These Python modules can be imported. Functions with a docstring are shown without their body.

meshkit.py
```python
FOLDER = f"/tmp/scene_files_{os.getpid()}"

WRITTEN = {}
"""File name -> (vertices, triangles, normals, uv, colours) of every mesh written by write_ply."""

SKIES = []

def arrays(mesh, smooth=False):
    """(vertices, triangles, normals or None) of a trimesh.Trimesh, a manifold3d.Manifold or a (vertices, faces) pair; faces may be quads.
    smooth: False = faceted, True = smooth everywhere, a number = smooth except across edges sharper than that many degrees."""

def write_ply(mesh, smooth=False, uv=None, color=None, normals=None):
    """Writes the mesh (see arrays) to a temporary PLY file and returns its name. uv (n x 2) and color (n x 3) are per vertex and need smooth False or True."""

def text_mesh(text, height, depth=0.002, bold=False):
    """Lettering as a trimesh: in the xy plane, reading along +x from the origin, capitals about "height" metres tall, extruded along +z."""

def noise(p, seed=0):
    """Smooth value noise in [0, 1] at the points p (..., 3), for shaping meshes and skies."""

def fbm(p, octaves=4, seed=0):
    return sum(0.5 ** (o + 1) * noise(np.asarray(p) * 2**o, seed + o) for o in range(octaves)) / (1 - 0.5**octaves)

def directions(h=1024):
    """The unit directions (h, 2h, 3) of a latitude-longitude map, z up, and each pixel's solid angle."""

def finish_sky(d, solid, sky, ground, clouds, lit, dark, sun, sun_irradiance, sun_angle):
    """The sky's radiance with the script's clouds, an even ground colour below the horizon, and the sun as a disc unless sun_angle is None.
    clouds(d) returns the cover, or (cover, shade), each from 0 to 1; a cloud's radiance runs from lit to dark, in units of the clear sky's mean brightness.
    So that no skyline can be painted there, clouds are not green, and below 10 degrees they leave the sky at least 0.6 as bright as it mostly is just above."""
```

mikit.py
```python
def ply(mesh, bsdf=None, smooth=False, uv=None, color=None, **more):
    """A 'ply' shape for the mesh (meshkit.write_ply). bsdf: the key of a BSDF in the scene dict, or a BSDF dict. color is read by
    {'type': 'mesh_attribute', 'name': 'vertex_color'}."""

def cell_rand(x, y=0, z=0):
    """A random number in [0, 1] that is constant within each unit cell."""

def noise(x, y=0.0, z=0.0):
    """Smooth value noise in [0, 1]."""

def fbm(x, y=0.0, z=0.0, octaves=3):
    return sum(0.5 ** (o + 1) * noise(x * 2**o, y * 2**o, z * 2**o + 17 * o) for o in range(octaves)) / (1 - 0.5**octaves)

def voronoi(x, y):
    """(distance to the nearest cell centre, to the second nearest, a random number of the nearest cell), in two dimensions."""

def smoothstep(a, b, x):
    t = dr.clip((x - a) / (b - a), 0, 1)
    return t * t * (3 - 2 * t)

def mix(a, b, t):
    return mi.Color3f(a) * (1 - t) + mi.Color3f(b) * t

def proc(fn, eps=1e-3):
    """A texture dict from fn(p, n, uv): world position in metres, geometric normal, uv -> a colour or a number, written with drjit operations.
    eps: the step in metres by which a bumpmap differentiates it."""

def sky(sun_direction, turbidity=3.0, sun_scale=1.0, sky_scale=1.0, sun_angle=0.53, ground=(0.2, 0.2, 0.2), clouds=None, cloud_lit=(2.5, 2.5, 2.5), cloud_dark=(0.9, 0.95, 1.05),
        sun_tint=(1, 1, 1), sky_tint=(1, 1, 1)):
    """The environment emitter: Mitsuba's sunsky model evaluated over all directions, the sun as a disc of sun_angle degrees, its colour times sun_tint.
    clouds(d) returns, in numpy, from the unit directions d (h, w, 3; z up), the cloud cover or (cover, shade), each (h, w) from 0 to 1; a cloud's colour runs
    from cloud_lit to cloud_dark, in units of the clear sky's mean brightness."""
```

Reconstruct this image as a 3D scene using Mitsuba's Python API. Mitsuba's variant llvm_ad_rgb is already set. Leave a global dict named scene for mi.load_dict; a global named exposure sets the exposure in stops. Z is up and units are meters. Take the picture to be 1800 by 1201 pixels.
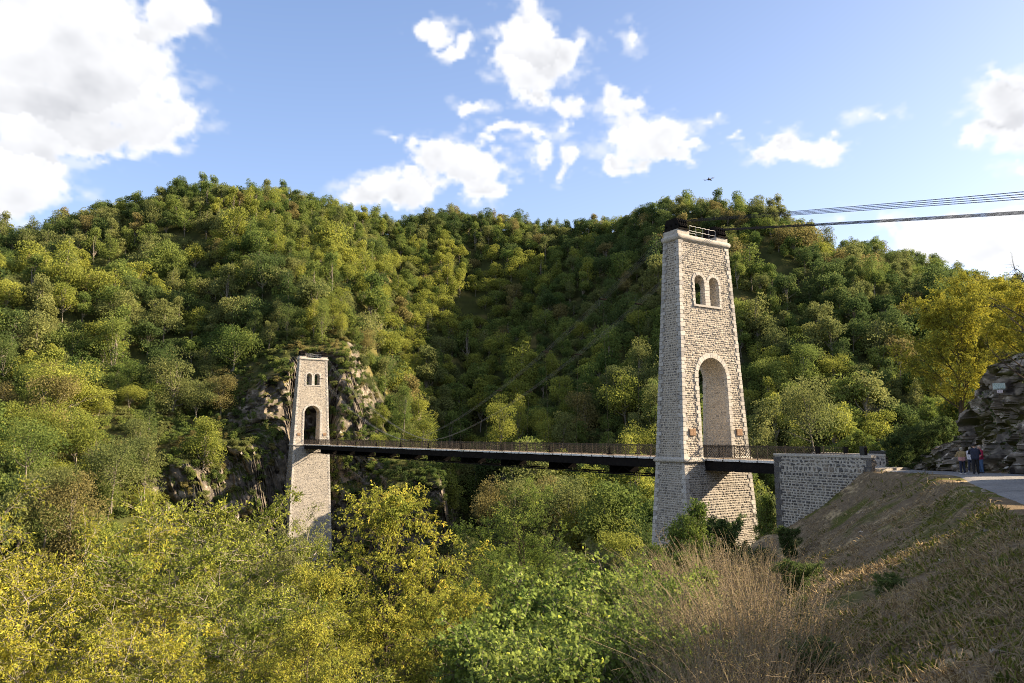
import math, numpy as np, trimesh, mitsuba as mi, drjit as dr, manifold3d as m3
import mikit, meshkit
from mikit import proc, noise, fbm, smoothstep, mix
from scipy.interpolate import PchipInterpolator, RegularGridInterpolator
from scipy.spatial import cKDTree

T = mi.ScalarTransform4f
scene, labels = {}, {}
PI = math.pi

# ------------------------------------------------------------------ camera, sun and sky
exposure = 3.2
FPX, PITCH, CAMH = 1247.16, 0.132, 2.242            # focal length in pixels of an 1800 px wide frame
CP, SP = math.cos(PITCH), math.sin(PITCH)
CAM = np.array([0, 0, CAMH])
scene['camera'] = {'type': 'perspective', 'fov': math.degrees(2 * math.atan(900 / FPX)), 'fov_axis': 'x', 'near_clip': 0.1, 'far_clip': 5000.0,
                   'to_world': T().look_at(origin=[0, 0, CAMH], target=[0, CP, CAMH + SP], up=[0, 0, 1])}
SUN = np.array([1.059, 0.195, 0.57])


def ray(px, py):
    """Direction seen at a pixel of the 1800 x 1201 photograph (used to survey positions)."""
    a, b = (px - 900) / FPX, (600.5 - py) / FPX
    return np.array([a, CP - b * SP, SP + b * CP])


def survey(px, py, r):
    d = ray(px, py)
    return CAM + d * (r / math.hypot(d[0], d[1]))


CLOUDS = [  # centre (px, py), radii, as seen in the photograph's sky; broken up by noise below
    (60, 50, 210, 130), (190, 120, 140, 120), (262, 205, 95, 60), (90, 200, 150, 80), (300, 20, 60, 55), (30, 300, 110, 70), (10, 345, 70, 45), (150, 240, 90, 40),
    (765, 55, 42, 28), (812, 82, 36, 20), (925, 60, 62, 52), (930, 108, 82, 45), (990, 95, 55, 34), (945, 155, 36, 28), (992, 183, 34, 30), (972, 212, 18, 18), (915, 12, 36, 36),
    (842, 192, 32, 16), (905, 240, 40, 16), (940, 262, 24, 16), (1005, 278, 34, 26), (985, 300, 20, 16),
    (1092, 180, 38, 44), (1110, 240, 50, 52), (1160, 255, 66, 48), (1222, 265, 34, 20), (1090, 290, 40, 28), (1190, 285, 46, 18), (1228, 212, 20, 8),
    (700, 332, 100, 38), (772, 278, 66, 46), (832, 300, 58, 48), (850, 340, 48, 32), (650, 345, 50, 22), (702, 245, 18, 9), (862, 250, 14, 12),
    (1345, 272, 28, 15), (1400, 262, 54, 24), (1452, 256, 38, 22), (1385, 246, 36, 12), (1420, 280, 26, 10),
    (1765, 180, 58, 46), (1790, 138, 38, 24), (1752, 232, 52, 20), (1800, 220, 60, 50), (1792, 298, 24, 12),
    (1650, 415, 100, 42), (1565, 396, 26, 14), (1740, 425, 90, 50), (1795, 420, 60, 52), (1620, 440, 70, 40),
    (1515, 206, 13, 10), (1565, 212, 11, 6), (1297, 245, 12, 6), (1105, 60, 14, 13), (1110, 72, 10, 10), (1470, 372, 16, 6)]


def clouds(d):
    h, w = d.shape[:2]
    x, y, z = d[..., 0], d[..., 1], d[..., 2]
    D = y * CP + z * SP
    ok = D > 0.25
    Ds = np.where(ok, D, 1)
    px, py = 900 + FPX * x / Ds, 600.5 - FPX * (-y * SP + z * CP) / Ds      # angles around the view's direction
    warp = meshkit.fbm(d * 22, 5, 3) - 0.5
    warp2 = meshkit.fbm(d * 22 + 40, 5, 9) - 0.5
    hi, hi2 = meshkit.fbm(d * 75, 4, 61) - .5, meshkit.fbm(d * 75 + 9, 4, 62) - .5
    wx, wy = px + warp * 95 + hi * 34, py + warp2 * 80 + hi2 * 30
    f = np.full((h, w), -9.0)
    low = np.full((h, w), -9.0)
    for cx, cy, rx, ry in CLOUDS:
        k = .86 if 580 < cx < 1260 else 1.0
        e = 1 - np.sqrt(((wx - cx) / (rx * k)) ** 2 + ((wy - cy) / (ry * k)) ** 2)
        f = np.maximum(f, e * min(1.0, rx / 60))
        low = np.maximum(low, np.where(e > -.2, (wy - cy) / ry * .5 * min(1, rx / 60), -9))
    big = meshkit.fbm(d / np.maximum(z[..., None], .12) * np.array([1.1, 1.1, .3]) + 7, 5, 21)
    other = (big - 0.53) * 3.0
    inside = ok & (px > -250) & (px < 2050) & (py > -260) & (py < 900)
    fade = np.clip(np.minimum.reduce([px + 250, 2050 - px, py + 260, 900 - py]) / 220, 0, 1) * ok
    f = np.where(inside, f * fade + np.maximum(other, -1) * (1 - fade), other)
    wisp = meshkit.fbm(d * 60 + 3, 4, 5)
    g = f + (wisp - .5) * .55 + (meshkit.fbm(d * 150, 3, 8) - .5) * .22
    cover = np.clip((g + .10) / .34, 0, 1)
    cover = cover * cover * (3 - 2 * cover)
    thin = np.clip((g + .50) / .40, 0, 1) * np.clip((meshkit.fbm(d * np.array([34., 34., 60.]), 5, 83) - .47) * 4.5, 0, 1) * .55
    cover = np.maximum(cover, thin)
    billow = meshkit.fbm(d * 16 + 11, 5, 33)
    shade = np.clip((billow - .40) * 1.5, 0, 1) * .85 * np.clip(f * 1.6 - .25, 0, 1) + np.clip(low, 0, 1) * .55 * cover * np.clip(f * 3, 0, 1) + (meshkit.fbm(d * 45, 4, 71) - .5) * .40
    veil = .15 * np.exp(-np.degrees(np.arcsin(np.clip(z, 0, 1))) / 14.0)
    full = 1 - (1 - cover * .97) * (1 - veil)
    return full, np.clip(np.where(cover > .02, shade, .1) * cover / np.maximum(full, 1e-3) + .25 * veil * (1 - cover), 0, .85)


scene['sky_light'] = mikit.sky(SUN, turbidity=3.1, sun_scale=1.55, sky_scale=.90, sun_tint=(.98, 1.0, 1.06), sky_tint=(1.13, .99, 1.07), clouds=clouds, cloud_lit=(1.68, 1.68, 1.70), cloud_dark=(.80, .82, .88), ground=(.10, .11, .06))

# ------------------------------------------------------------------ helpers
REF = lambda k: {'type': 'ref', 'id': k}


def numbered(name):
    if name not in labels and name not in scene and not any(k.startswith(name + '__') for k in ()):
        return name
    n = 1
    while f'{name}_{n:03d}' in labels or f'{name}_{n:03d}' in scene:
        n += 1
    return f'{name}_{n:03d}'


_count = {}


def free(name):
    """The next free key of this name."""
    n = _count.get(name, 0)
    _count[name] = n + 1
    return name if n == 0 else f'{name}_{n:03d}'


def thing(name, label, cat, group=None):
    k = free(name)
    labels[k] = {'label': label, 'category': cat}
    if group:
        labels[k]['group'] = group
    return k


def part(parent, name, mesh, mat, smooth=False, uv=None, label=None, kind=None, to_world=None):
    k = free(f'{parent}__{name}')
    scene[k] = mikit.ply(mesh, mat, smooth, uv=uv)
    if to_world is not None:
        scene[k]['to_world'] = to_world
    if label or kind:
        labels[k] = {**({'label': label} if label else {}), **({'kind': kind} if kind else {})}
    return k


def copy_part(parent, name, ply, to_world=None):
    k = free(f'{parent}__{name}')
    scene[k] = dict(ply) if to_world is None else {**ply, 'to_world': to_world}
    return k


def cat(parts):
    """Joins (v, f) or (v, f, uv) tuples."""
    V, F, U, n = [], [], [], 0
    for p in parts:
        V.append(p[0]); F.append(np.asarray(p[1]) + n); n += len(p[0])
        if len(p) > 2:
            U.append(p[2])
    r = (np.vstack(V), np.vstack(F))
    return r + (np.vstack(U),) if U else r


BOXF = np.array([[0, 2, 3], [0, 3, 1], [4, 5, 7], [4, 7, 6], [0, 1, 5], [0, 5, 4], [2, 6, 7], [2, 7, 3], [0, 4, 6], [0, 6, 2], [1, 3, 7], [1, 7, 5]])


def hexa(P):
    """A six-sided solid from its 8 corners, ordered by (z, y, x) bits."""
    return np.asarray(P, float), BOXF


def box(x0, x1, y0, y1, z0, z1):
    return hexa([[x, y, z] for z in (z0, z1) for y in (y0, y1) for x in (x0, x1)])


def obox(c, ax, ay, az, hx, hy, hz):
    c, ax, ay, az = (np.asarray(q, float) for q in (c, ax, ay, az))
    return hexa([c + ax * hx * i + ay * hy * j + az * hz * k for k in (-1, 1) for j in (-1, 1) for i in (-1, 1)])


def tubes(P, R, n=5):
    """Many tapering tubes: P (M, K, 3), R (M, K)."""
    P = np.asarray(P, float)
    R = np.broadcast_to(np.asarray(R, float), P.shape[:2])
    M, K = P.shape[:2]
    t = np.gradient(P, axis=1)
    t /= np.linalg.norm(t, axis=2, keepdims=True) + 1e-9
    ref = np.where(np.abs(t[:, :1, 2:]) < .8, np.array([0, 0, 1.]), np.array([1., 0, 0]))
    a = np.cross(t, ref); a /= np.linalg.norm(a, axis=2, keepdims=True) + 1e-9
    b = np.cross(t, a)
    an = np.arange(n) * 2 * PI / n
    V = P[:, :, None] + R[:, :, None, None] * (np.cos(an)[:, None] * a[:, :, None] + np.sin(an)[:, None] * b[:, :, None])
    m, k, j = np.meshgrid(np.arange(M), np.arange(K - 1), np.arange(n), indexing='ij')
    base, j2 = (m * K + k) * n, (j + 1) % n
    q = np.stack([base + j, base + j2, base + n + j2, base + n + j], -1).reshape(-1, 4)
    return V.reshape(-1, 3), np.vstack([q[:, [0, 1, 2]], q[:, [0, 2, 3]]])


def norm(a):
    return a / (np.linalg.norm(a, axis=-1, keepdims=True) + 1e-9)


def leaves(pos, axis, up, length, width=.5, six=False, fold=.12, uvx=None, uvy=None, rng=None):
    """One small bent blade per row."""
    axis = norm(axis)
    side = norm(np.cross(axis, up))
    nn = np.cross(side, axis)
    L = np.broadcast_to(length, (len(pos),))[:, None]
    Wd = L * width * .5
    if six:
        rows = [(0, 0, 0), (.3, .9, fold), (.7, .8, fold), (1, 0, -.1), (.7, -.8, fold), (.3, -.9, fold)]
        fc = np.array([[0, 1, 5], [1, 2, 4], [1, 4, 5], [2, 3, 4]])
    else:
        rows = [(0, 0, 0), (.5, 1, fold), (1, 0, -.08), (.5, -1, fold)]
        fc = np.array([[0, 1, 2], [0, 2, 3]])
    V = np.stack([pos + axis * L * a + side * Wd * b + nn * L * c for a, b, c in rows], 1)
    k = len(rows)
    F = (np.arange(len(pos))[:, None, None] * k + fc[None]).reshape(-1, 3)
    uv = np.stack([np.repeat(uvx, k), np.repeat(uvy, k)], 1)
    return V.reshape(-1, 3), F, uv


# ------------------------------------------------------------------ materials
def diffuse(key, fn, rough=None, bump=None, two=True):
    b = {'type': 'diffuse', 'reflectance': proc(fn)} if rough is None else {'type': 'principled', 'base_color': proc(fn), 'roughness': rough, 'specular': .3}
    if bump:
        b = {'type': 'bumpmap', 'nested_texture': proc(bump[0], .02), 'scale': bump[1], 'nested_bsdf': b}
    scene[key] = {'type': 'twosided', 'bsdf': b} if two else b


def plain(key, col, rough=.6, metallic=0.):
    scene[key] = {'type': 'twosided', 'bsdf': {'type': 'principled', 'base_color': {'type': 'rgb', 'value': list(col)}, 'roughness': rough, 'metallic': metallic, 'specular': .4}}


def leaf_mat(key, a, b, c, trans=.9, freq=.12, rough=.55):
    """Leaves: colours a..b from tree to tree and clump to clump, with a share of leaves turning to c."""
    def fn(p, n, uv):
        tree = noise(p.x * freq, p.y * freq, p.z * freq * .7)
        tree2 = noise(p.x * .045 + 9, p.y * .045, p.z * .05)
        t = dr.clip((tree - .5) * 1.3 + (tree2 - .5) * .9 + .5 + (uv.x - .5) * .34 + (uv.y - .5) * .45, 0, 1)
        col = mix(a, b, t)
        col = mix(col, c, smoothstep(.90, 1.0, uv.x * .75 + uv.y * .3))
        return col * (.78 + .44 * uv.y)
    scene[key] = {'type': 'principledthin', 'base_color': proc(fn), 'roughness': rough, 'diff_trans': trans, 'eta': 1.35}


leaf_mat('leaf_green', (.100, .155, .044), (.195, .240, .064), (.27, .28, .06), .8)
leaf_mat('leaf_yellow', (.180, .218, .050), (.310, .330, .072), (.38, .36, .06), .8)
leaf_mat('leaf_olive', (.125, .158, .058), (.220, .238, .084), (.25, .25, .09), .8)
leaf_mat('leaf_dark', (.062, .102, .038), (.125, .170, .056), (.19, .20, .06), .8)
leaf_mat('leaf_rust', (.170, .158, .064), (.250, .222, .088), (.28, .22, .08), .8)
leaf_mat('leaf_near_green', (.130, .175, .036), (.265, .285, .056), (.36, .38, .05), .6, .5, .4)
leaf_mat('leaf_near_hazel', (.085, .142, .034), (.205, .260, .062), (.38, .42, .06), .6, .9, .30)
leaf_mat('leaf_near_yellow', (.220, .235, .042), (.395, .370, .054), (.54, .44, .05), .6, .4, .45)
leaf_mat('leaf_near_cherry', (.180, .220, .044), (.365, .360, .062), (.50, .38, .07), .6, .6, .35)
leaf_mat('leaf_dry', (.140, .125, .060), (.230, .200, .100), (.28, .22, .11), .5, .8, .7)

diffuse('bark', lambda p, n, uv: mix((.12, .105, .085), (.30, .27, .225), fbm(p.x * 5, p.y * 5, p.z * 1.5)))
diffuse('bark_dark', lambda p, n, uv: mix((.035, .030, .024), (.10, .085, .065), fbm(p.x * 5, p.y * 5, p.z * 1.5)))
diffuse('dry_stem', lambda p, n, uv: mix((.15, .12, .08), (.37, .30, .20), fbm(p.x * 3, p.y * 3, p.z * 2)))
diffuse('straw', lambda p, n, uv: mix((.17, .125, .07), (.46, .36, .20), dr.clip(fbm(p.x * .8, p.y * .8, p.z) * .9 + (uv.x - .5) * .9, 0, 1)))
diffuse('grass', lambda p, n, uv: mix((.055, .075, .018), (.17, .17, .035), dr.clip(fbm(p.x * .9, p.y * .9, p.z) + (uv.x - .5) * .8, 0, 1)))


def rock_col(p, n, s=1.0):
    a = fbm(p.x * .35 * s, p.y * .35 * s, p.z * .40 * s, 4)
    b = fbm(p.x * 1.5 * s + 5, p.y * 1.5 * s, p.z * 1.5 * s, 4)
    c = mix((.08, .072, .064), (.25, .215, .175), smoothstep(.32, .70, a * .5 + b * .5))
    c = mix(c, (.36, .33, .29), smoothstep(.62, .76, b))
    return mix(c, (.035, .03, .027), smoothstep(.60, .72, fbm(p.x * .9 * s + 30, p.y * .9 * s, p.z * .7 * s, 3)))


def terrain_col(p, n, uv):
    d = dr.sqrt(p.x * p.x + p.y * p.y)
    near = smoothstep(90, 60, d)
    f1 = fbm(p.x * .5, p.y * .5, p.z * .5, 4)
    f2 = fbm(p.x * 4, p.y * 4, p.z * 4, 3)
    soil = mix((.085, .068, .046), (.22, .172, .115), f2)
    dry = mix(soil, (.36, .285, .17), smoothstep(.52, .72, f1 * .6 + f2 * .4))
    moss = mix((.055, .06, .022), (.12, .125, .04), f2)
    nearc = mix(dry, moss, smoothstep(.56, .70, fbm(p.x * .33 + 4, p.y * .33, p.z * .33, 3)))
    farc = mix(mix((.028, .030, .015), (.060, .070, .022), f1), (.12, .105, .04), smoothstep(.55, .75, fbm(p.x * .12, p.y * .12, p.z * .12, 3)))
    c = mix(farc, nearc, near)
    rock = smoothstep(.60, .40, n.z + (f1 - .5) * .40) * (1 - near) * smoothstep(245, 225, d)
    return mix(c, rock_col(p, n, .6) * .78, rock)


diffuse('terrain', terrain_col)
diffuse('rock', lambda p, n, uv: mix(rock_col(p, n, 1.6) * 1.55, mix((.04, .05, .018), (.10, .09, .035), fbm(p.x * 3, p.y * 3, p.z * 3)), smoothstep(.52, .66, fbm(p.x * .4 + 3, p.y * .4, p.z * .4, 4) + n.z * .18)))
diffuse('gravel', lambda p, n, uv: mix((.15, .15, .15), (.26, .26, .26), fbm(p.x * .9, p.y * .9, 0, 5)) * (.8 + .4 * noise(p.x * 14, p.y * 14)))


def masonry(a, b, c, speck=.5):
    def fn(p, n, uv):
        f = fbm(p.x * 6, p.y * 6, p.z * 6, 3)
        col = mix(a, b, dr.clip(uv.x + (f - .5) * speck, 0, 1))
        streak = smoothstep(.56, .80, fbm(p.x * 1.1, p.y * 1.1, p.z * .07, 3)) * smoothstep(.35, .65, noise(p.x * .2 + 4, p.y * .2, p.z * .09))
        lichen = smoothstep(.62, .72, fbm(p.x * .7 + 8, p.y * .7, p.z * .7, 4))
        col = mix(col, c, smoothstep(.80, .90, uv.y))
        return mix(col, (.30, .29, .24), lichen * .35) * (.88 + .24 * noise(p.x * .25, p.y * .25, p.z * .12)) * (1 - .32 * streak)
    return fn


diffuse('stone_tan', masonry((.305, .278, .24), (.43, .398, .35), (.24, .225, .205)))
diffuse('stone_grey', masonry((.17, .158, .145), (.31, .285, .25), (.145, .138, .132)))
diffuse('stone_dark', masonry((.085, .082, .083), (.17, .16, .15), (.22, .19, .16)))
diffuse('stone_quoin', masonry((.37, .355, .33), (.49, .47, .44), (.30, .29, .28)))
diffuse('stone_cap', lambda p, n, uv: mix((.30, .285, .26), (.50, .47, .42), fbm(p.x * 3, p.y * 3, p.z * 3, 4)))
diffuse('mortar_tan', lambda p, n, uv: mix((.36, .325, .275), (.46, .42, .36), fbm(p.x * 2, p.y * 2, p.z * 2, 4)))
diffuse('mortar_grey', lambda p, n, uv: mix((.34, .315, .28), (.47, .44, .39), fbm(p.x * 2, p.y * 2, p.z * 2, 4)))
diffuse('plaque_stone', lambda p, n, uv: mix((.20, .13, .085), (.32, .22, .15), fbm(p.x * 8, p.y * 8, p.z * 8, 3)))
diffuse('concrete', lambda p, n, uv: mix((.58, .57, .55), (.74, .73, .71), fbm(p.x * 1.5, p.y * 1.5, p.z * 4, 4)))
diffuse('plank', lambda p, n, uv: mix((.13, .105, .08), (.25, .21, .17), noise(p.x * 4, p.y * 4)))
diffuse('rail_iron', lambda p, n, uv: mix((.045, .040, .036), (.085, .072, .060), fbm(p.x * 2, p.y * 2, p.z * 3, 3)))
diffuse('iron', lambda p, n, uv: mix((.010, .010, .011), (.022, .019, .017), fbm(p.x * 2, p.y * 2, p.z * 3, 3)))
plain('galvanised', (.30, .31, .32), .5, .3)
plain('cable_steel', (.012, .012, .014), .8)
plain('cable_grey', (.22, .22, .22), .5, .3)
plain('black', (.012, .012, .013), .5)
diffuse('black_paint', lambda p, n, uv: mix((.004, .004, .004), (.008, .007, .007), noise(p.x * 2, p.y * 2, p.z * 2)))

# ------------------------------------------------------------------ terrain
AL = -.562
U = np.array([math.sin(AL), math.cos(AL), 0])       # along the bridge, from the near to the far bank
VV = np.array([U[1], -U[0], 0])                     # across the bridge
NEAR = np.array([19.96, 74.907, 0])                 # foot of the near tower, deck level z = 0
SPAN = 140.0


def B(t, e, z):
    return NEAR + U * t + VV * e + np.array([0, 0, z])


def frame(t, e, z):
    m = np.eye(4); m[:3, 0], m[:3, 1], m[:3, 2], m[:3, 3] = U, -VV, [0, 0, 1], B(t, e, z)
    return T(m)


COLS = [  # pixel column, skyline row, ridge distance, ground profile (distance, height)
    (-700, 430, 420, [(110, -60), (140, -45), (175, -12), (200, 3), (220, 10), (270, 35)]),
    (-250, 400, 380, [(110, -55), (135, -32), (168, -12), (196, 2), (215, 7), (265, 36)]),
    (0, 388, 370, [(110, -55), (135, -32), (165, -14), (196, 0), (212, 7), (260, 38)]),
    (150, 362, 360, [(110, -57), (136, -34), (166, -18), (190, -4), (206, 5), (222, 11), (260, 40)]),
    (320, 324, 360, [(110, -60), (145, -38), (172, -26), (182, -24), (187, -4), (203, 3), (222, 13), (265, 44)]),
    (440, 335, 370, [(115, -64), (160, -48), (192, -28), (197, -3), (205, 2), (213, 17), (240, 36), (290, 70)]),
    (500, 326, 375, [(115, -65), (170, -48), (198, -28), (203, -6), (207, 6), (213, 20), (240, 40), (295, 76)]),
    (545, 338, 380, [(118, -66), (175, -48), (200, -29), (212, -26), (216, 8), (219, 25), (226, 30), (250, 46), (300, 80)]),
    (600, 352, 385, [(120, -66), (178, -48), (199, -30), (203, -8), (208, 5), (213, 18), (222, 28), (250, 42), (305, 78)]),
    (645, 375, 392, [(120, -66), (180, -48), (198, -30), (203, -9), (212, 3), (224, 14), (250, 30), (310, 74)]),
    (700, 385, 400, [(120, -66), (182, -48), (193, -32), (197, -11), (205, -6), (230, 3), (262, 20), (320, 66)]),
    (770, 364, 400, [(125, -66), (186, -46), (193, -14), (199, -10), (230, -6), (262, 11), (320, 62)]),
    (830, 368, 400, [(130, -66), (200, -54), (228, -32), (252, -12), (282, 14), (332, 56)]),
    (900, 372, 400, [(122, -60), (142, -25), (165, -20), (190, -17), (210, -12), (240, -2), (280, 24), (330, 60)]),
    (1000, 378, 390, [(118, -58), (136, -24), (160, -19), (185, -14), (205, -7), (240, 12), (280, 38), (330, 70)]),
    (1100, 364, 370, [(112, -56), (132, -24), (160, -19), (182, -14), (202, -4), (240, 20), (280, 48), (320, 72)]),
    (1200, 348, 345, [(118, -56), (140, -28), (160, -24), (180, -16), (200, -3), (240, 28), (280, 56)]),
    (1350, 344, 330, [(140, -60), (165, -36), (185, -13), (210, 6), (240, 30), (280, 58)]),
    (1450, 374, 340, [(142, -60), (170, -34), (190, -12), (222, 12), (260, 40), (292, 62)]),
    (1550, 415, 375, [(145, -60), (178, -30), (200, -8), (240, 22), (290, 54)]),
    (1650, 455, 420, [(150, -60), (190, -25), (220, 0), (270, 30), (340, 62)]),
    (1800, 505, 460, [(160, -60), (210, -22), (250, 4), (310, 36), (380, 60)]),
    (2300, 560, 500, [(170, -60), (220, -24), (270, 4), (340, 36), (420, 56)])]
RG = np.unique(np.concatenate([np.arange(0, 100, 20), np.arange(100, 160, 4), np.arange(160, 260, .8), np.arange(260, 520, 4), np.geomspace(520, 4000, 20)]))


def far_table():
    az, rows = [], []
    for px, sy, R, prof in COLS:
        az.append(math.atan((px - 900) * CP / FPX))
        d = ray(px, sy)
        zs = CAMH + R * d[2] / math.hypot(d[0], d[1]) - 12.0
        pts = [(0, -70), (90, -68)] + prof + [(R, zs), (R + 60, zs - 8), (R + 400, zs - 70), (4200, zs - 160)]
        rows.append(PchipInterpolator(*np.array(pts, float).T)(RG))
    fine = np.linspace(az[0], az[-1], 700)
    return RegularGridInterpolator((fine, RG), PchipInterpolator(az, np.array(rows), axis=0)(fine), bounds_error=False, fill_value=None), az[0], az[-1]


FAR, AZ0, AZ1 = far_table()
CREST = np.array([(-60, -90), (-18, -32), (-5, -9), (.2, -1), (3.0, 4), (6, 8.2), (11.4, 16), (15.5, 23.2), (20.4, 33), (26.8, 46.5), (27.8, 53), (27.75, 56.0), (33.6, 59.8), (46, 71), (70, 84), (110, 95), (220, 112), (500, 130)], float)


def crest_distance(x, y):
    """Signed distance to the valley-side edge of the path (positive on the valley side)."""
    best, sign = np.full(np.shape(x), 1e9), np.ones(np.shape(x))
    for (x0, y0), (x1, y1) in zip(CREST[:-1], CREST[1:]):
        dx, dy = x1 - x0, y1 - y0
        s = np.clip(((x - x0) * dx + (y - y0) * dy) / (dx * dx + dy * dy), 0, 1)
        ex, ey = x - x0 - s * dx, y - y0 - s * dy
        d = np.hypot(ex, ey)
        c = dx * (y - y0) - dy * (x - x0)
        better = d < best - 1e-9
        best, sign = np.where(better, d, best), np.where(better, np.where(c >= 0, 1, -1), sign)
    return best * sign


def sst(a, b, x):
    t = np.clip((x - a) / (b - a), 0, 1)
    return t * t * (3 - 2 * t)


def path_level(y):
    return np.interp(y, [0, 12, 25, 44, 50, 57], [.5, .35, .10, -.15, -.33, -.55])


def fb(x, y, s, o=4, seed=0):
    return meshkit.fbm(np.stack([x * s, y * s, 0 * x], -1), o, seed) - .5


HILL_Y = [-20, 8, 12, 18, 21.6, 22.6, 25.0, 26, 32, 36.8, 38.2, 42.2, 43.4, 48, 51.5, 53, 55, 57, 59, 62.5]
HILL_Z = [9, 8.2, 8.6, 8.8, 8.2, 3.4, 3.4, 7.8, 8.0, 8.0, 2.4, 2.4, 8.0, 9.2, 8.8, 7.2, 4.8, 3.2, 2.2, 1.2]


def hill_top(y):
    """Height of the rock beside the path, with the two dips through which the sun reaches the bank."""
    return np.interp(y, HILL_Y, HILL_Z)


def near_height(x, y):
    d = crest_distance(x, y)
    zp = path_level(y)
    k = .30 + .42 * sst(5, 55, y) + .28 * sst(5, -1, x) * sst(30, 12, y)
    out = np.maximum(d, 0)
    lump = fb(x, y, .16, 3, 4) * np.minimum(out, 8) * .34 + fb(x, y, .5, 3, 6) * np.minimum(out, 3) * .25
    fall = np.where(out < 9, k * out, k * 9 + .62 * (out - 9))
    z_out = zp - fall * sst(-.2, 1.5, out) - .30 * sst(0, 1.3, out) * sst(48, 36, y) * sst(6, 12, y) + lump
    ins = np.maximum(-d - 5.2, 0)
    hgt = (hill_top(y - .184 * np.maximum(ins, 0)) - .6) * sst(66, 52, y) + 1.5 * fb(x, y, .1, 3, 8) * sst(66, 49, y) + .5
    z_in = zp + hgt * sst(2.2, 5.5, ins) + .20 * np.maximum(ins - 4, 0) * sst(0, 10, ins) * (1 - .65 * sst(40, 120, ins)) + fb(x, y, .12, 3, 5) * np.minimum(ins, 6) * .5
    return np.maximum(np.where(d > 0, z_out, z_in), -72)


def ground(x, y):
    x, y = np.asarray(x, float), np.asarray(y, float)
    az, r = np.arctan2(x, y), np.hypot(x, y)
    zf = FAR(np.stack([np.clip(az, AZ0, AZ1), np.minimum(r, 4100)], -1)).reshape(np.shape(x))
    zf = zf - sst(.12, .6, np.abs(az) - .75) * np.maximum(zf + 70, 0) * .6
    zf = zf + (meshkit.fbm(np.stack([x * .028, y * .028, 0 * x], -1), 3, 51) - .5) * 26 * sst(228, 262, r) * sst(420, 330, r) + (meshkit.fbm(np.stack([x * .05, y * .05, 0 * x], -1), 2, 52) - .5) * 7 * sst(150, 170, r) * sst(420, 330, r)
    return np.maximum(near_height(x, y), zf).reshape(np.shape(x))


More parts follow.
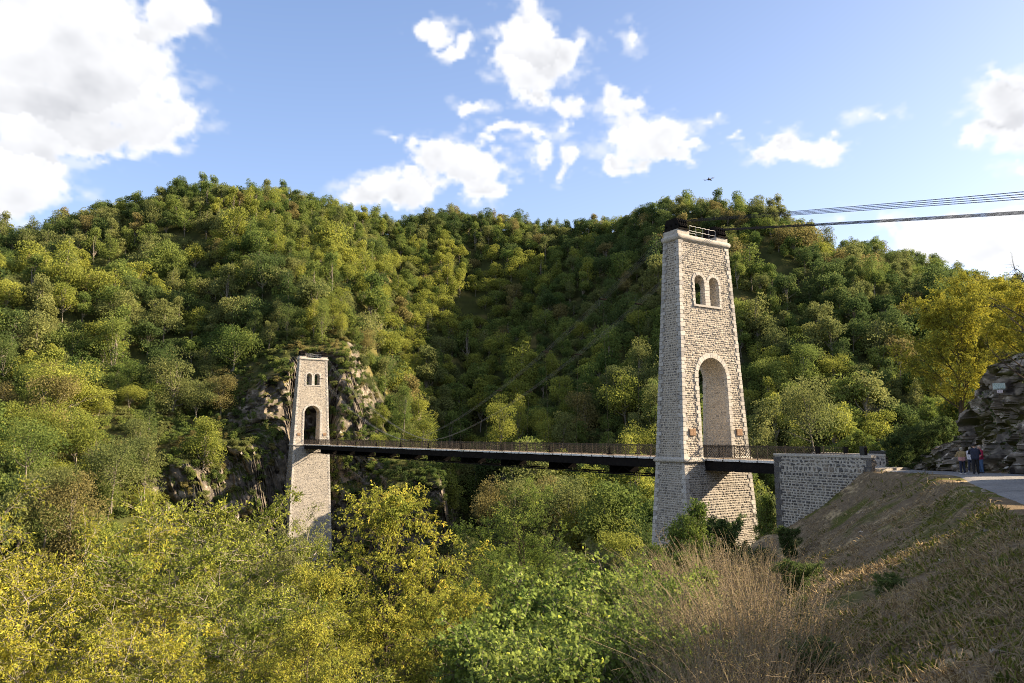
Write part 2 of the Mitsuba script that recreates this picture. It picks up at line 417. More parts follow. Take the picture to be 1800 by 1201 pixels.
def far_slope(x, y):
    r = np.hypot(x, y)
    return (ground(x * (1 + 1.2 / r), y * (1 + 1.2 / r)) - ground(x * (1 - 1.2 / r), y * (1 - 1.2 / r))) / 2.4


def facets(P, size, amp, tilt, seed):
    """Blocky relief: every block of rock has its own offset and its own slightly tilted face."""
    r = np.random.default_rng(seed)
    lo, hi = P.reshape(-1, 3).min(0) - size, P.reshape(-1, 3).max(0) + size
    n = int(np.prod(hi - lo) / size ** 3)
    S = r.uniform(lo, hi, (n, 3))
    W = P + size * .5 * (np.stack([meshkit.fbm(P / size * 1.3 + q, 2, seed + q) for q in range(3)], -1) - .5)
    _, i = cKDTree(S).query(W.reshape(-1, 3))
    off, g = r.random(n) - .5, r.normal(size=(n, 3))
    return (off[i] * amp + ((W.reshape(-1, 3) - S[i]) * g[i]).sum(1) * tilt).reshape(P.shape[:-1])


LEDGE = []          # points of the displaced cliffs where plants hold


def build_terrain():
    az = np.concatenate([np.linspace(-PI, -.78, 60)[:-1], np.radians(np.arange(-44.7, 44.7, .16)), np.linspace(.785, PI, 60)])
    rr = np.concatenate([np.geomspace(.6, 16, 60)[:-1], np.arange(16, 70, .5), np.geomspace(70, 165, 50)[:-1], np.arange(165, 183, .9), np.arange(183, 222, .16), np.arange(222, 232, .5), np.geomspace(233, 480, 60), np.geomspace(510, 4000, 14)])
    A, R = np.meshgrid(az, rr, indexing='ij')
    x, y = R * np.sin(A), R * np.cos(A)
    z = ground(x, y)
    slope = np.gradient(z, axis=1) / np.gradient(rr)[None]
    rocky = sst(.75, 1.6, slope) * sst(150, 168, R) * sst(300, 240, R)
    P = np.stack([x, y, z], -1)
    n1 = meshkit.fbm(P * .10, 3, 12) - .5
    n2 = 1 - np.abs(2 * meshkit.fbm(P * .21, 3, 15) - 1)
    n3 = meshkit.noise(np.floor(P * .33 + 1.2 * meshkit.fbm(P * .3, 3, 16)[..., None]) + .5, 17)
    blocks = np.zeros(A.shape)
    at = rocky > .02
    blocks[at] = facets(P[at], 5.0, 2.4, .20, 91) + facets(P[at], 1.9, .9, .22, 92)
    push = rocky * (n1 * 9 + (n2 - .8) * 2.4 + blocks + (meshkit.fbm(P * .8, 2, 14) - .5) * .8)
    P[..., 0] -= np.sin(A) * push
    P[..., 1] -= np.cos(A) * push
    P[..., 2] += (meshkit.fbm(P * .5, 3, 18) - .5) * (1.6 * rocky + .25 * sst(100, 60, R) * sst(1.0, 4, np.abs(crest_distance(x, y) + 2.5) - 2.5) + .8 * sst(120, 160, R))
    n, m = A.shape
    i, j = np.meshgrid(np.arange(n - 1), np.arange(m - 1), indexing='ij')
    q = np.stack([i * m + j, i * m + j + 1, (i + 1) * m + j + 1, (i + 1) * m + j], -1).reshape(-1, 4)
    q = q[:, ::-1]
    scene['terrain_ground'] = mikit.ply((P.reshape(-1, 3), q), 'terrain', True)
    sel = (slope > .9) & (R > 166) & (R < 231) & (A > math.radians(-38)) & (A < math.radians(4)) & (z > -45)
    sel &= meshkit.fbm(P * .09, 3, 31) + .25 * sst(2.5, 1, slope) + .10 * (A > math.radians(-15)) > .52
    sel &= near_height(x, y) < z - 1
    w = (np.gradient(rr)[None] * R * .0028 * np.hypot(1, slope))[sel]
    LEDGE.append((P[sel], w))
    labels['terrain_ground'] = {'label': 'steep valley sides and bare brown bank below the path', 'kind': 'structure'}


build_terrain()


def strip_sheet(line_l, line_r, n, m, lift):
    """A thin sheet between two polylines, laid on the path's level."""
    def resample(L):
        L = np.asarray(L, float); s = np.r_[0, np.cumsum(np.hypot(*np.diff(L, axis=0).T))]
        q = np.linspace(0, s[-1], n)
        return np.stack([PchipInterpolator(s, L[:, 0])(q), PchipInterpolator(s, L[:, 1])(q)], 1)
    a, b = resample(line_l), resample(line_r)
    w = np.linspace(0, 1, m)[None, :, None]
    P = a[:, None] * (1 - w) + b[:, None] * w
    z = path_level(P[..., 1]) + lift + .05 * np.sin(np.linspace(0, PI, m))[None]
    z[:, 0] -= .12; z[:, -1] -= .12
    z = z + (meshkit.fbm(np.concatenate([P * .8, 0 * P[..., :1]], -1), 3, 2) - .5) * .05
    V = np.concatenate([P, z[..., None]], -1).reshape(-1, 3)
    i, j = np.meshgrid(np.arange(n - 1), np.arange(m - 1), indexing='ij')
    q = np.stack([i * m + j, i * m + j + 1, (i + 1) * m + j + 1, (i + 1) * m + j], -1).reshape(-1, 4)
    return V, q


scene['path'] = mikit.ply(strip_sheet([(-4.4, -9), (.9, -1), (3.7, 4), (6.7, 8.2), (12.1, 16), (15.9, 23.2), (20.9, 33), (27.4, 46.5), (28.4, 53), (28.7, 55.4)],
                                      [(1.8, -12), (5.6, -3), (8.2, 2), (11.2, 6), (16.5, 13.3), (21.2, 20.5), (26, 30.5), (31.6, 44), (32.4, 53), (33.0, 58.6)], 160, 14, .05), 'gravel', True)
labels['path'] = {'label': 'grey gravel path in shade leading to the bridge', 'kind': 'structure'}

# ------------------------------------------------------------------ masonry towers
TOP = 22.65


def lz(z):       # half thickness along the bridge
    return np.where(z > 0, 1.912 - .0382 * z, 1.912 - .0758 * z)


def wz(z):       # half width across the bridge
    return np.where(z > 0, 4.777 - .0467 * z, 4.777 - .0337 * z)


ARCH_R, ARCH_Z = 2.15, 8.16
WIN_C, WIN_R, WIN_Z0, WIN_Z1 = 1.09, .75, 15.85, 18.3       # two windows, centre, radius, sill and springing


def openings(z, grow=0.0):
    """Gaps of the portal wall at height z, as intervals across it."""
    out = []
    if -.3 < z < ARCH_Z + ARCH_R + grow:
        r = ARCH_R + grow
        h = r if z <= ARCH_Z else math.sqrt(max(r * r - (z - ARCH_Z) ** 2, 0))
        out.append((-h, h))
    if WIN_Z0 - grow * .6 < z < WIN_Z1 + WIN_R + grow:
        r = WIN_R + grow
        h = r if z <= WIN_Z1 else math.sqrt(max(r * r - (z - WIN_Z1) ** 2, 0))
        gaps = [(-WIN_C - h, -WIN_C + h), (WIN_C - h, WIN_C + h)]
        out += [(gaps[0][0], gaps[1][1])] if gaps[0][1] > gaps[1][0] - .12 else gaps
    return out


def arch_outline(cx, r, z0, z1, n=18):
    a = np.linspace(0, PI, n)
    return [(cx + r, z0)] + [(cx + r * math.cos(t), z1 + r * math.sin(t)) for t in a] + [(cx - r, z0)]


def tower_core(z0, z1, holes, grow=0.0):
    """Battered wall from z0 to z1 with openings through it, in the tower's own (t, e, z)."""
    from shapely.geometry import Polygon
    w0, w1 = float(wz(z0 + 1e-6 if z0 >= 0 else z0)) - .012, float(wz(z1)) - .012
    P = Polygon([(-w0, z0), (w0, z0), (w1, z1), (-w1, z1)])
    for h in holes:
        P = P.difference(Polygon(h))
    m = trimesh.creation.extrude_polygon(P, 2.0, engine='earcut')
    v = np.array(m.vertices)
    t = (v[:, 2] - 1) * (lz(v[:, 1] if z0 < 0 else np.maximum(v[:, 1], 1e-6)) - .012)
    return np.stack([t, v[:, 0], v[:, 1]], 1), np.array(m.faces)[:, ::-1]


def stones(fmap, lim, gaps, z0, z1, row, width, proud, rough, rng, joint=.035, face_in=.05):
    """Courses of rock-faced stones on a wall face. fmap(a, z, out) -> points; lim(z) -> (a0, a1); gaps(z) -> intervals without stones."""
    quads, us = [], []
    z = z0
    while z < z1 - .08:
        h = min(row * rng.uniform(.75, 1.3), z1 - z)
        if z1 - z - h < row * .5:
            h = z1 - z
        zm = z + h / 2
        a0, a1 = lim(zm)
        ivs, cur = [], a0
        for g0, g1 in sorted(gaps(zm)):
            if g0 > cur:
                ivs.append((cur, min(g0, a1)))
            cur = max(cur, g1)
        if cur < a1:
            ivs.append((cur, a1))
        for b0, b1 in ivs:
            a = b0
            while a < b1 - .06:
                w = width * rng.uniform(.55, 1.5)
                if b1 - a - w < width * .45:
                    w = b1 - a
                quads.append((a, a + w, z, z + h)); us.append((rng.random(), rng.random()))
                a += w
        z += h
    q = np.array(quads)
    n = len(q)
    j = joint * rng.uniform(.6, 1.6, (n, 4))
    jit = rough * rng.uniform(-1, 1, (n, 8))
    A = np.stack([q[:, 0] + j[:, 0] + jit[:, 0], q[:, 1] - j[:, 1] + jit[:, 1], q[:, 1] - j[:, 1] + jit[:, 2], q[:, 0] + j[:, 0] + jit[:, 3]], 1)
    Z = np.stack([q[:, 2] + j[:, 2] + jit[:, 4], q[:, 2] + j[:, 2] + jit[:, 5], q[:, 3] - j[:, 3] + jit[:, 6], q[:, 3] - j[:, 3] + jit[:, 7]], 1)
    ca, cz = A.mean(1, keepdims=True), Z.mean(1, keepdims=True)
    sa, sz = np.maximum(1 - face_in / (np.abs(A - ca) + .01), .5), np.maximum(1 - face_in / (np.abs(Z - cz) + .01), .5)
    p = proud * rng.uniform(.25, 1.0, (n, 1))
    out = p * rng.uniform(.5, 1.2, (n, 4))
    base = fmap(A, Z, np.full((n, 4), -.05))
    front = fmap(ca + (A - ca) * sa, cz + (Z - cz) * sz, out)
    mid = fmap(ca + rng.uniform(-.06, .06, (n, 1)), cz + rng.uniform(-.04, .04, (n, 1)), p * rng.uniform(1.1, 1.7, (n, 1)))
    V = np.concatenate([base, front, mid], 1)
    fc = []
    for k in range(4):
        l = (k + 1) % 4
        fc += [(k, l, 4 + l), (k, 4 + l, 4 + k), (4 + k, 4 + l, 8)]
    F = (np.arange(n)[:, None, None] * 9 + np.array(fc)[None]).reshape(-1, 3)
    return V.reshape(-1, 3), F, np.repeat(np.array(us), 9, 0)


def faces_of_tower(z0, z1):
    """The four faces: (map, limits, is a portal face)."""
    off = .42
    def portal(s):
        return (lambda a, z, o: np.stack(np.broadcast_arrays(s * (lz(z) + o), a, z), -1)), (lambda z: (-float(wz(z)) + off, float(wz(z)) - off))
    def side(s):
        return (lambda a, z, o: np.stack(np.broadcast_arrays(a, s * (wz(z) + o), z), -1)), (lambda z: (-float(lz(z)) + off * .8, float(lz(z)) - off * .8))
    return [(*portal(-1), True), (*portal(1), True), (*side(-1), False), (*side(1), False)]


def block(p8, bev=.0):
    return hexa(p8)


def quoin(z, h, sx, sy, lt, le, p, rng):
    """A corner stone at the corner (sx along t, sy along e), rock faced."""
    P = []
    for zz in (z + .02, z + h - .02):
        L, Wd = float(lz(zz)), float(wz(zz))
        t1, e1 = L + p + rng.uniform(-.015, .02), Wd + p + rng.uniform(-.015, .02)
        for ey in (e1 - le, e1):
            for tx in (t1 - lt, t1):
                P.append((sx * tx, sy * ey, zz))
    v, f = hexa(P)
    return v, f if sx * sy > 0 else f[:, ::-1]


def moulding(z0, z1, prof, uvs=None):
    """A ring round the tower following its batter: prof is a list of (outward, height)."""
    rings = []
    for o, z in prof:
        L, Wd = float(lz(z)) + o, float(wz(z)) + o
        c = []
        n = 14
        for (ax, ay), (bx, by) in zip([(-L, -Wd), (L, -Wd), (L, Wd), (-L, Wd)], [(L, -Wd), (L, Wd), (-L, Wd), (-L, -Wd)]):
            for k in range(n):
                c.append((ax + (bx - ax) * k / n, ay + (by - ay) * k / n, z))
        rings.append(c)
    V = np.array(rings); m = V.shape[1]
    k = np.arange(len(rings))[:, None] * m + np.arange(m)[None]
    nx = np.roll(k, -1, 1)
    q = np.stack([k[:-1], nx[:-1], nx[1:], k[1:]], -1).reshape(-1, 4)
    return V.reshape(-1, 3), q


def saddle(sign):
    """Cast-iron cable saddle: cheek plates with sheave slots, along t."""
    ps = []
    for k in range(5):
        e = -.62 + k * .31
        P = np.array([(-1.0, 0), (1.0, 0), (1.0, .80), (.72, 1.20), (-.72, 1.20), (-1.0, .80)])
        a = [(t, e - .04, z) for t, z in P] + [(t, e + .04, z) for t, z in P]
        n = 6
        f = [(0, i, i + 1) for i in range(1, n - 1)] + [(n, n + i + 1, n + i) for i in range(1, n - 1)]
        for i in range(n):
            j = (i + 1) % n
            f += [(i, n + i, n + j), (i, n + j, j)]
        ps.append((np.array(a, float), np.array(f)))
    for k in range(4):
        e = -.465 + k * .31
        ang = np.linspace(PI * .12, PI * .88, 9)
        path = np.stack([1.25 * np.cos(ang), 0 * ang + e, 1.25 * np.sin(ang) - .28], 1)
        ps.append(tubes(path[None], .10, 6))
    ps.append(box(-1.15, 1.15, -.78, .78, -.10, .06))
    for t in (-.7, 0, .7):
        ps.append(tubes(np.array([[[t, -.75, .45], [t, 0, .45], [t, .75, .45]]]), .09, 6))
    return cat(ps)


def build_tower(t0, near, label, base_z, seed):
    rng = np.random.default_rng(seed)
    tw = thing('stone_tower', label, 'tower')
    M = frame(t0, 0, 0)

    def fr(P):       # own (t, e, z) -> mesh frame x = t, y = -e
        P = np.asarray(P, float).copy(); P[..., 1] *= -1
        return P

    def add(name, m, mat, smooth=False, kind=None, lab=None, flip=True):
        v, f = fr(m[0]), np.asarray(m[1])
        return part(tw, name, (v, f[:, ::-1]), mat, smooth, uv=m[2] if len(m) > 2 else None, kind=kind, to_world=M, label=lab)

    arch = arch_outline(0, ARCH_R, -1, ARCH_Z)
    wins = [arch_outline(s * WIN_C, WIN_R, WIN_Z0, WIN_Z1, 12) for s in (-1, 1)]
    gap = [(-WIN_C, WIN_Z0), (WIN_C, WIN_Z0), (WIN_C, WIN_Z1 + .35), (-WIN_C, WIN_Z1 + .35)]        # behind the pier the two windows are one chamber
    up, low = tower_core(0, TOP, [arch] + wins + [gap]), tower_core(base_z, 0, [])
    add('upper_wall', up, 'mortar_tan'); add('lower_wall', low, 'mortar_grey')
    from shapely.geometry import Polygon
    P = Polygon(gap).difference(Polygon(wins[0])).difference(Polygon(wins[1]))
    for g in getattr(P, 'geoms', [P]):
        if g.area < .05:
            continue
        m = trimesh.creation.extrude_polygon(g, .42, engine='earcut')
        v = np.array(m.vertices)
        for s in (-1, 1):
            t_ = s * (lz(v[:, 1]) - .014 - v[:, 2])
            f_ = np.array(m.faces)
            add('window_pier', (np.stack([t_, v[:, 0], v[:, 1]], 1), f_ if s > 0 else f_[:, ::-1]), 'mortar_tan')
    F = faces_of_tower(0, TOP)
    ups, sides, lows = [], [], []
    for fm, lim, portal in F:
        if portal:
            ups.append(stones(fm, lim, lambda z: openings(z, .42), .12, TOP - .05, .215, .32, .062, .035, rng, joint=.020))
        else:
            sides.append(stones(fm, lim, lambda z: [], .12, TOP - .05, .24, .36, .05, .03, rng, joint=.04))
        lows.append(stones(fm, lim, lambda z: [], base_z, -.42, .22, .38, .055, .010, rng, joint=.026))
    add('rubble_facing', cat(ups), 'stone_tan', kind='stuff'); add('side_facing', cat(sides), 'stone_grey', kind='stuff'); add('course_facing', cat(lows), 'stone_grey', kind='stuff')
    # inside faces of the portal: the jambs and the vault
    jam = []
    for s in (-1, 1):
        jam.append(stones(lambda a, z, o, s=s: np.stack(np.broadcast_arrays(a, s * (ARCH_R - o), z), -1), lambda z: (-float(lz(z)) + .3, float(lz(z)) - .3), lambda z: [], .1, ARCH_Z, .28, .42, .035, .03, rng, joint=.055))
    va = stones(lambda a, z, o: np.stack(np.broadcast_arrays(a, (ARCH_R - o) * np.cos(z / ARCH_R), ARCH_Z + (ARCH_R - o) * np.sin(z / ARCH_R)), -1), lambda z: (-1.3, 1.3), lambda z: [], .02, PI * ARCH_R - .02, .28, .42, .03, .02, rng, joint=.05)
    add('jamb_facing', cat(jam + [va]), 'stone_tan', kind='stuff')
    # quoins at the four corners
    allq = []
    for sx in (-1, 1):
        for sy in (-1, 1):
            for za, zb in ((.02, TOP), (base_z, -.45)):
                z, k = za, 0
                while z < zb - .2:
                    h = min(.44 * rng.uniform(.9, 1.12), zb - z)
                    a, b = (.62, .40) if k % 2 else (.40, .62)
                    if zb == TOP:
                        q = quoin(z, h, sx, sy, a, b, .075 if zb == TOP else .05, rng)
                    else:
                        q = quoin(z, h, sx, sy, a, b, .05, rng)
                    allq.append((*q, np.full((8, 2), rng.random())))
                    z += h; k += 1
    if near:
        for q in allq:
            add('quoin', q, 'stone_quoin')
    else:
        add('quoins', cat(allq), 'stone_quoin', kind='stuff')
    # voussoirs and jamb stones of the arch and of the windows
    vs = []
    for s in (-1, 1):
        for cx, r, z0, z1, dep, n, hh in ((0, ARCH_R, 0.05, ARCH_Z, .48, 21, .40), (-WIN_C, WIN_R, WIN_Z0, WIN_Z1, .34, 9, .34), (WIN_C, WIN_R, WIN_Z0, WIN_Z1, .34, 9, .34)):
            for k in range(n):
                g = .012 / r
                a0, a1 = PI * k / n + g, PI * (k + 1) / n - g
                d = dep * rng.uniform(.85, 1.15)
                P = []
                for tt in (-.35, .085 + rng.uniform(-.02, .03)):
                    for rad in (r - .02, r + d):
                        for an in (a0, a1):
                            e, z = cx + rad * math.cos(an), z1 + rad * math.sin(an)
                            P.append((s * (float(lz(z)) + tt), e, z))
                vs.append((s, *hexa(P)))
            z, k = z0, 0
            while z < z1 - .1:
                h = min(hh * rng.uniform(.9, 1.1), z1 - z)
                for side in (-1, 1):
                    if cx * side < 0:            # the pier between the windows is one stone wide
                        b0, b1 = r - .02, WIN_C + .0
                        if cx > 0:
                            continue
                        lo, hi = -(WIN_C - WIN_R) - .02, (WIN_C - WIN_R) + .02
                    else:
                        d = dep * (1.15 if k % 2 else .75)
                        lo, hi = (cx + r - .02, cx + r + d) if side > 0 else (cx - r - d, cx - r + .02)
                    P = [(s * (float(lz(zz)) + tt), e, zz) for tt in (-.35, .085 + rng.uniform(-.02, .03)) for zz in (z + .015, z + h - .015) for e in (lo, hi)]
                    vs.append((s, *hexa(P)))
                z += h; k += 1
        zt = WIN_Z0
        vs.append((s, *hexa([(s * (float(lz(zt)) + tt), e, zz) for tt in (-.3, .16) for zz in (zt - .22, zt - .004) for e in (-2.15, 2.15)])))
    front = [v for v in vs if v[0] < 0]
    for grp, many in ((front, near), ([v for v in vs if v[0] > 0], False)):
        ms = [(v[1], v[2], np.full((len(v[1]), 2), rng.random() * .79)) for v in grp]
        if many:
            for m in ms:
                add('arch_stone', m, 'stone_quoin')
        else:
            add('arch_stones', cat(ms), 'stone_quoin', kind='stuff')
    # string course at deck level, cornice
    ring = [(0, -.42), (.16, -.40), (.26, -.30), (.28, -.12), (.22, .02), (.10, .10), (0, .13)]
    v, q = moulding(0, 0, ring)
    keep = []
    for a in q:      # the portal's roadway passes over the ledge
        c = v[a].mean(0)
        if not (abs(c[1]) < ARCH_R + .05 and abs(c[0]) > 1.6):
            keep.append(a)
    add('string_course', (v, np.array(keep)[:, [0, 1, 2, 3]]), 'stone_cap', 40)
    v, q = moulding(0, 0, [(0, TOP - .10), (.12, TOP - .03), (.22, TOP + .08), (.27, TOP + .24), (.26, TOP + .42), (.18, TOP + .55), (.05, TOP + .60)])
    v = v + (meshkit.fbm(v * 2.2, 3, 5) - .5)[:, None] * np.sign(v) * np.array([.10, .10, 0])
    add('cornice', (v, q), 'stone_cap', 40)
    L, Wd = float(lz(TOP)), float(wz(TOP))
    add('roof_slab', box(-L - .1, L + .1, -Wd - .1, Wd + .1, TOP + .35, TOP + .585), 'stone_cap')
    for s in (-1, 1):
        add('pedestal', box(-L + .02, L - .02, s * 2.95 - .85, s * 2.95 + .85, TOP + .59, TOP + 1.08), 'stone_cap')
        sd = saddle(s)
        v = sd[0].copy(); v[:, 1] += s * 2.95; v[:, 2] += TOP + 1.19
        add('cable_saddle', (v, sd[1]), 'iron')
    rails = []
    for t in (-L + .08, L - .08):
        for k in range(5):
            e = -1.98 + 3.96 * k / 4
            rails.append(tubes(np.array([[[t, e, TOP + .58], [t, e, TOP + 1.2], [t, e, TOP + 1.72]]]), .022, 5))
        for z in (TOP + 1.15, TOP + 1.70):
            rails.append(tubes(np.array([[[t, -2.0, z], [t, 0, z], [t, 2.0, z]]]), .024, 5))
    add('guard_rail', cat(rails), 'galvanised')
    for s in (-1, 1):
        z = 2.6
        P = [(-(float(lz(zz)) + tt), s * 3.46 + e, zz) for tt in (-.2, .14) for zz in (z - .34, z + .34) for e in (-.42, .42)]
        add('plaque', hexa(P), 'plaque_stone', lab='square brown stone block set in the wall beside the arch')
        rows = [hexa([(-(float(lz(zz)) + tt), s * 3.46 + e0 + e, zz) for tt in (.12, .155) for zz in (z + dz - .10, z + dz + .10) for e in (-.18, .18)]) for dz in (-.22, 0, .22) for e0 in (-.2, .2)]
        add('plaque_stones', cat(rows), 'plaque_stone', kind='stuff')
    return tw


build_tower(0, True, 'tall pale stone tower with an arched portal in the foreground of the bridge', -19.0, 3)
build_tower(SPAN, False, 'far stone tower with an arched portal against the rocky spur', -30.0, 4)

# ------------------------------------------------------------------ deck, railings and cables
deck = thing('suspension_bridge', 'long black steel bridge deck with lattice railings hung between two stone towers', 'bridge')
T0, T1, EDGE = -11.2, SPAN + 6.0, 2.02
part(deck, 'deck_slab', box(T0, T1, -EDGE - .05, EDGE + .05, -.24, -.03), 'concrete', to_world=frame(0, 0, 0), label='pale concrete deck edge')
part(deck, 'walkway', box(T0 - 3, T1, -EDGE + .25, EDGE - .25, -.03, .0), 'plank', to_world=frame(0, 0, 0))
for s in (-1, 1):
    part(deck, 'girder', cat([box(T0, T1, s * 1.9 - .03, s * 1.9 + .03, -1.15, -.245), box(T0 + .01, T1 - .01, s * 1.9 - .17, s * 1.9 + .17, -1.19, -1.151), box(T0 + .01, T1 - .01, s * 1.9 - .15, s * 1.9 + .15, -.29, -.246)]
                              + [box(t - .02, t + .02, s * 1.9 - .05, s * 1.9 + .05, -1.15, -.29) for t in np.arange(T0 + .6, T1, 2.04)]), 'iron', to_world=frame(0, 0, 0))
for k in range(1, 11):
    t = 12.25 * k + .2
    P = cat([box(t - .05, t + .05, -2.25, 2.25, -1.95, -1.19), box(t - .2, t + .2, -2.26, 2.26, -2.02, -1.951), box(t - .2, t + .2, -2.26, 2.26, -1.24, -1.189)])
    part(deck, 'cross_beam', P, 'black_paint', to_world=frame(0, 0, 0))
joists = [box(t - .04, t + .04, -1.87, 1.87, -.62, -.246) for t in np.arange(T0 + 1.6, T1, 2.04)]
part(deck, 'floor_beams', cat(joists), 'black_paint', kind='stuff', to_world=frame(0, 0, 0))
for s in (-1, 1):
    part(deck, 'bottom_chord', box(3.0, 137, s * 1.55 - .06, s * 1.55 + .06, -2.22, -2.08), 'iron', to_world=frame(0, 0, 0))
br = []
for t in np.arange(3.0, 136, 3.06):
    a, b = (-1.55, 1.55) if int(round((t - 3) / 3.06)) % 2 else (1.55, -1.55)
    br.append(tubes(np.array([[[t, a, -2.15], [t + 1.53, 0, -2.15], [t + 3.06, b, -2.15]]]), .045, 4))
    for s in (-1, 1):
        br.append(tubes(np.array([[[t, s * 1.55, -2.1], [t + .76, s * 1.65, -1.65], [t + 1.53, s * 1.8, -1.19]]]), .035, 4))
        br.append(tubes(np.array([[[t + 3.06, s * 1.55, -2.1], [t + 2.3, s * 1.65, -1.65], [t + 1.53, s * 1.8, -1.19]]]), .035, 4))
part(deck, 'wind_bracing', cat(br), 'iron', kind='stuff', to_world=frame(0, 0, 0))

BAY = 2.04


def lattice():
    """One bay of crossed flat bars between two posts, with a rosette at each crossing."""
    ps = []
    h, w = 1.0, BAY - .08
    for sgn in (-1, 1):
        for c in np.arange(-1.0, w + 1.0, .29):
            x0, x1 = (c, c + h)
            a, b = max(x0, 0), min(x1, w)
            if b - a < .12:
                continue
            za, zb = a - c, b - c
            if sgn < 0:
                za, zb = h - za, h - zb
            p, q = np.array([a, 0, za + .10]), np.array([b, 0, zb + .10])
            d = norm(q - p); n = np.array([0, 1., 0]); sd = np.cross(d, n)
            ps.append(obox((p + q) / 2 + n * .008 * sgn, d, n, sd, np.linalg.norm(q - p) / 2, .006, .0135))
    ps.append(box(0, w, -.02, .02, .07, .10)); ps.append(box(0, w, -.018, .018, 1.10, 1.13))
    return cat(ps)


LAT = mikit.ply(lattice(), 'rail_iron')
POST = mikit.ply(cat([box(-.035, .035, -.035, .035, -.26, 1.27), box(-.05, .05, -.05, .05, 1.27, 1.31), box(-.045, .045, -.13, .0, -.26, -.10)]), 'rail_iron')
for s in (-1, 1):
    rail = f'{deck}__railing' + ('' if s < 0 else '_001')
    stretches = [(-14.6, -1.9), (1.95, SPAN - 1.95)] if s else []
    for a, b in ((-14.6, SPAN + 5.6),):
        n = int((b - a) / BAY)
        for k in range(n + 1):
            t = a + k * BAY
            m = np.eye(4); m[:3, 0], m[:3, 1], m[:3, 2], m[:3, 3] = U, VV * s * -1, [0, 0, 1], B(t, s * 2.0, 0)
            m2 = m.copy(); m2[:3, 1] = VV; 
            copy_part(rail, 'post', POST, T(m))
            if k < n:
                m3_ = m.copy(); m3_[:3, 3] = B(t + .04, s * 2.0, 0)
                copy_part(rail, 'lattice_panel', LAT, T(m3_))
        part(rail, 'handrail', box(a - .1, b + .1, s * -2.0 - .045, s * -2.0 + .045, 1.19, 1.245), 'rail_iron', to_world=frame(0, 0, 0))
    part(rail, 'end_block', box(-14.95, -14.62, s * -2.0 - .12, s * -2.0 + .12, .72, 1.30), 'iron', to_world=frame(0, 0, 0))


def sag(t):
    return 1.35 + 23.0 * (np.abs(t - 70) / 70) ** 1.5


tt = np.linspace(.9, SPAN - .9, 61)
for s in (-1, 1):
    for k in range(4):
        o = -.465 + .31 * k
        e = s * 2.95 + o - (s * .55) * (1 - (np.abs(tt - 70) / 69.1)) - o * .6 * (1 - np.abs(tt - 70) / 69.1)
        P = np.stack([B(a, b, c) for a, b, c in zip(tt, e, sag(tt) + .05)])
        part(deck, 'suspension_cable', tubes(P[None], .010, 5), 'cable_grey', True)
    for k in range(1, 11):
        t = 12.25 * k + .2
        a = float(s * 2.95 - s * .55 * (1 - abs(t - 70) / 69.1))
        part(deck, 'hanger', tubes(np.array([[B(t, s * 2.2, -1.2), B(t, (s * 2.2 + a) / 2, (sag(t) - 1.2) / 2), B(t, a, float(sag(t)))]]), .012, 5), 'cable_steel')
        part(deck, 'turnbuckle', cat([obox(B(t, s * 2.2, .55), U, VV, [0, 0, 1], .09, .07, .42), obox(B(t, s * 2.2, .12), U, VV, [0, 0, 1], .55, .06, .07)]), 'iron')
        if sag(t) > 6:
            part(deck, 'cable_clamp', obox(B(t, a, float(sag(t)) + .02), U, VV, [0, 0, 1], .18, .5, .06), 'iron')
    for t0, d in ((-.9, -1), (SPAN + .9, 1)):
        for k in range(4):
            o = -.465 + .31 * k
            x = np.linspace(0, 75 if d < 0 else 40, 16)
            slope = .195 if d < 0 else .12
            P = np.stack([B(t0 + d * a, s * 2.95 + o * (1 + (a / 22 if s < 0 else a / 160)), TOP + 2.05 - slope * a + .00022 * a * (a - 75)) for a in x])
            part(deck, 'anchor_cable', tubes(P[None], .030, 5), 'cable_steel', True)

# ------------------------------------------------------------------ abutment
ab = thing('stone_abutment', 'dark stone abutment with white joints where the path meets the bridge', 'abutment')
A0, A1, AE = -11.1, -20.1, 3.0        # river end, road end, half width
part(ab, 'core', box(A1 + .03, A0 - .03, -AE + .03, AE - .03, -13, -.34), 'mortar_grey', to_world=frame(0, 0, 0))
for s, end in ((-1, A1), (1, -18.05)):
    part(ab, 'parapet', box(end + .03, A0 - .03, *sorted((-s * (AE - .03), -s * (AE - .47))), -.36, .50), 'mortar_grey', to_world=frame(0, 0, 0))
    cp = box(end - .05, A0 + .06, *sorted((-s * (AE + .06), -s * (AE - .56))), .50, .70)
    part(ab, 'coping', cp, 'stone_cap', to_world=frame(0, 0, 0))
rng = np.random.default_rng(8)
face = lambda a, z, o: np.stack(np.broadcast_arrays(a, AE + o, z), -1)           # mesh frame: y = -e
st = stones(face, lambda z: (A1 + .5, A0 - .5), lambda z: [], -12.5, -.75, .235, .39, .05, .018, rng, joint=.038)
st2 = stones(face, lambda z: (A1 + .5, A0 - .5), lambda z: [], -.75, .49, .33, .40, .05, .075, rng, joint=.055)
face2 = lambda a, z, o: np.stack(np.broadcast_arrays(A0 + o, a, z), -1)
st3 = stones(face2, lambda z: (-AE + .5, AE - .5), lambda z: [], -12.5, -1.3, .235, .39, .05, .018, rng, joint=.038)
face3 = lambda a, z, o: np.stack(np.broadcast_arrays(a, -AE + .47 + o, z), -1)
st4 = stones(face3, lambda z: (-18.0, A0 - .3), lambda z: [], -.30, .49, .36, .46, .05, .09, rng, joint=.07)
part(ab, 'stone_facing', cat([st, st2, st3, st4]), 'stone_dark', uv=cat([st, st2, st3, st4])[2], kind='stuff', to_world=frame(0, 0, 0))
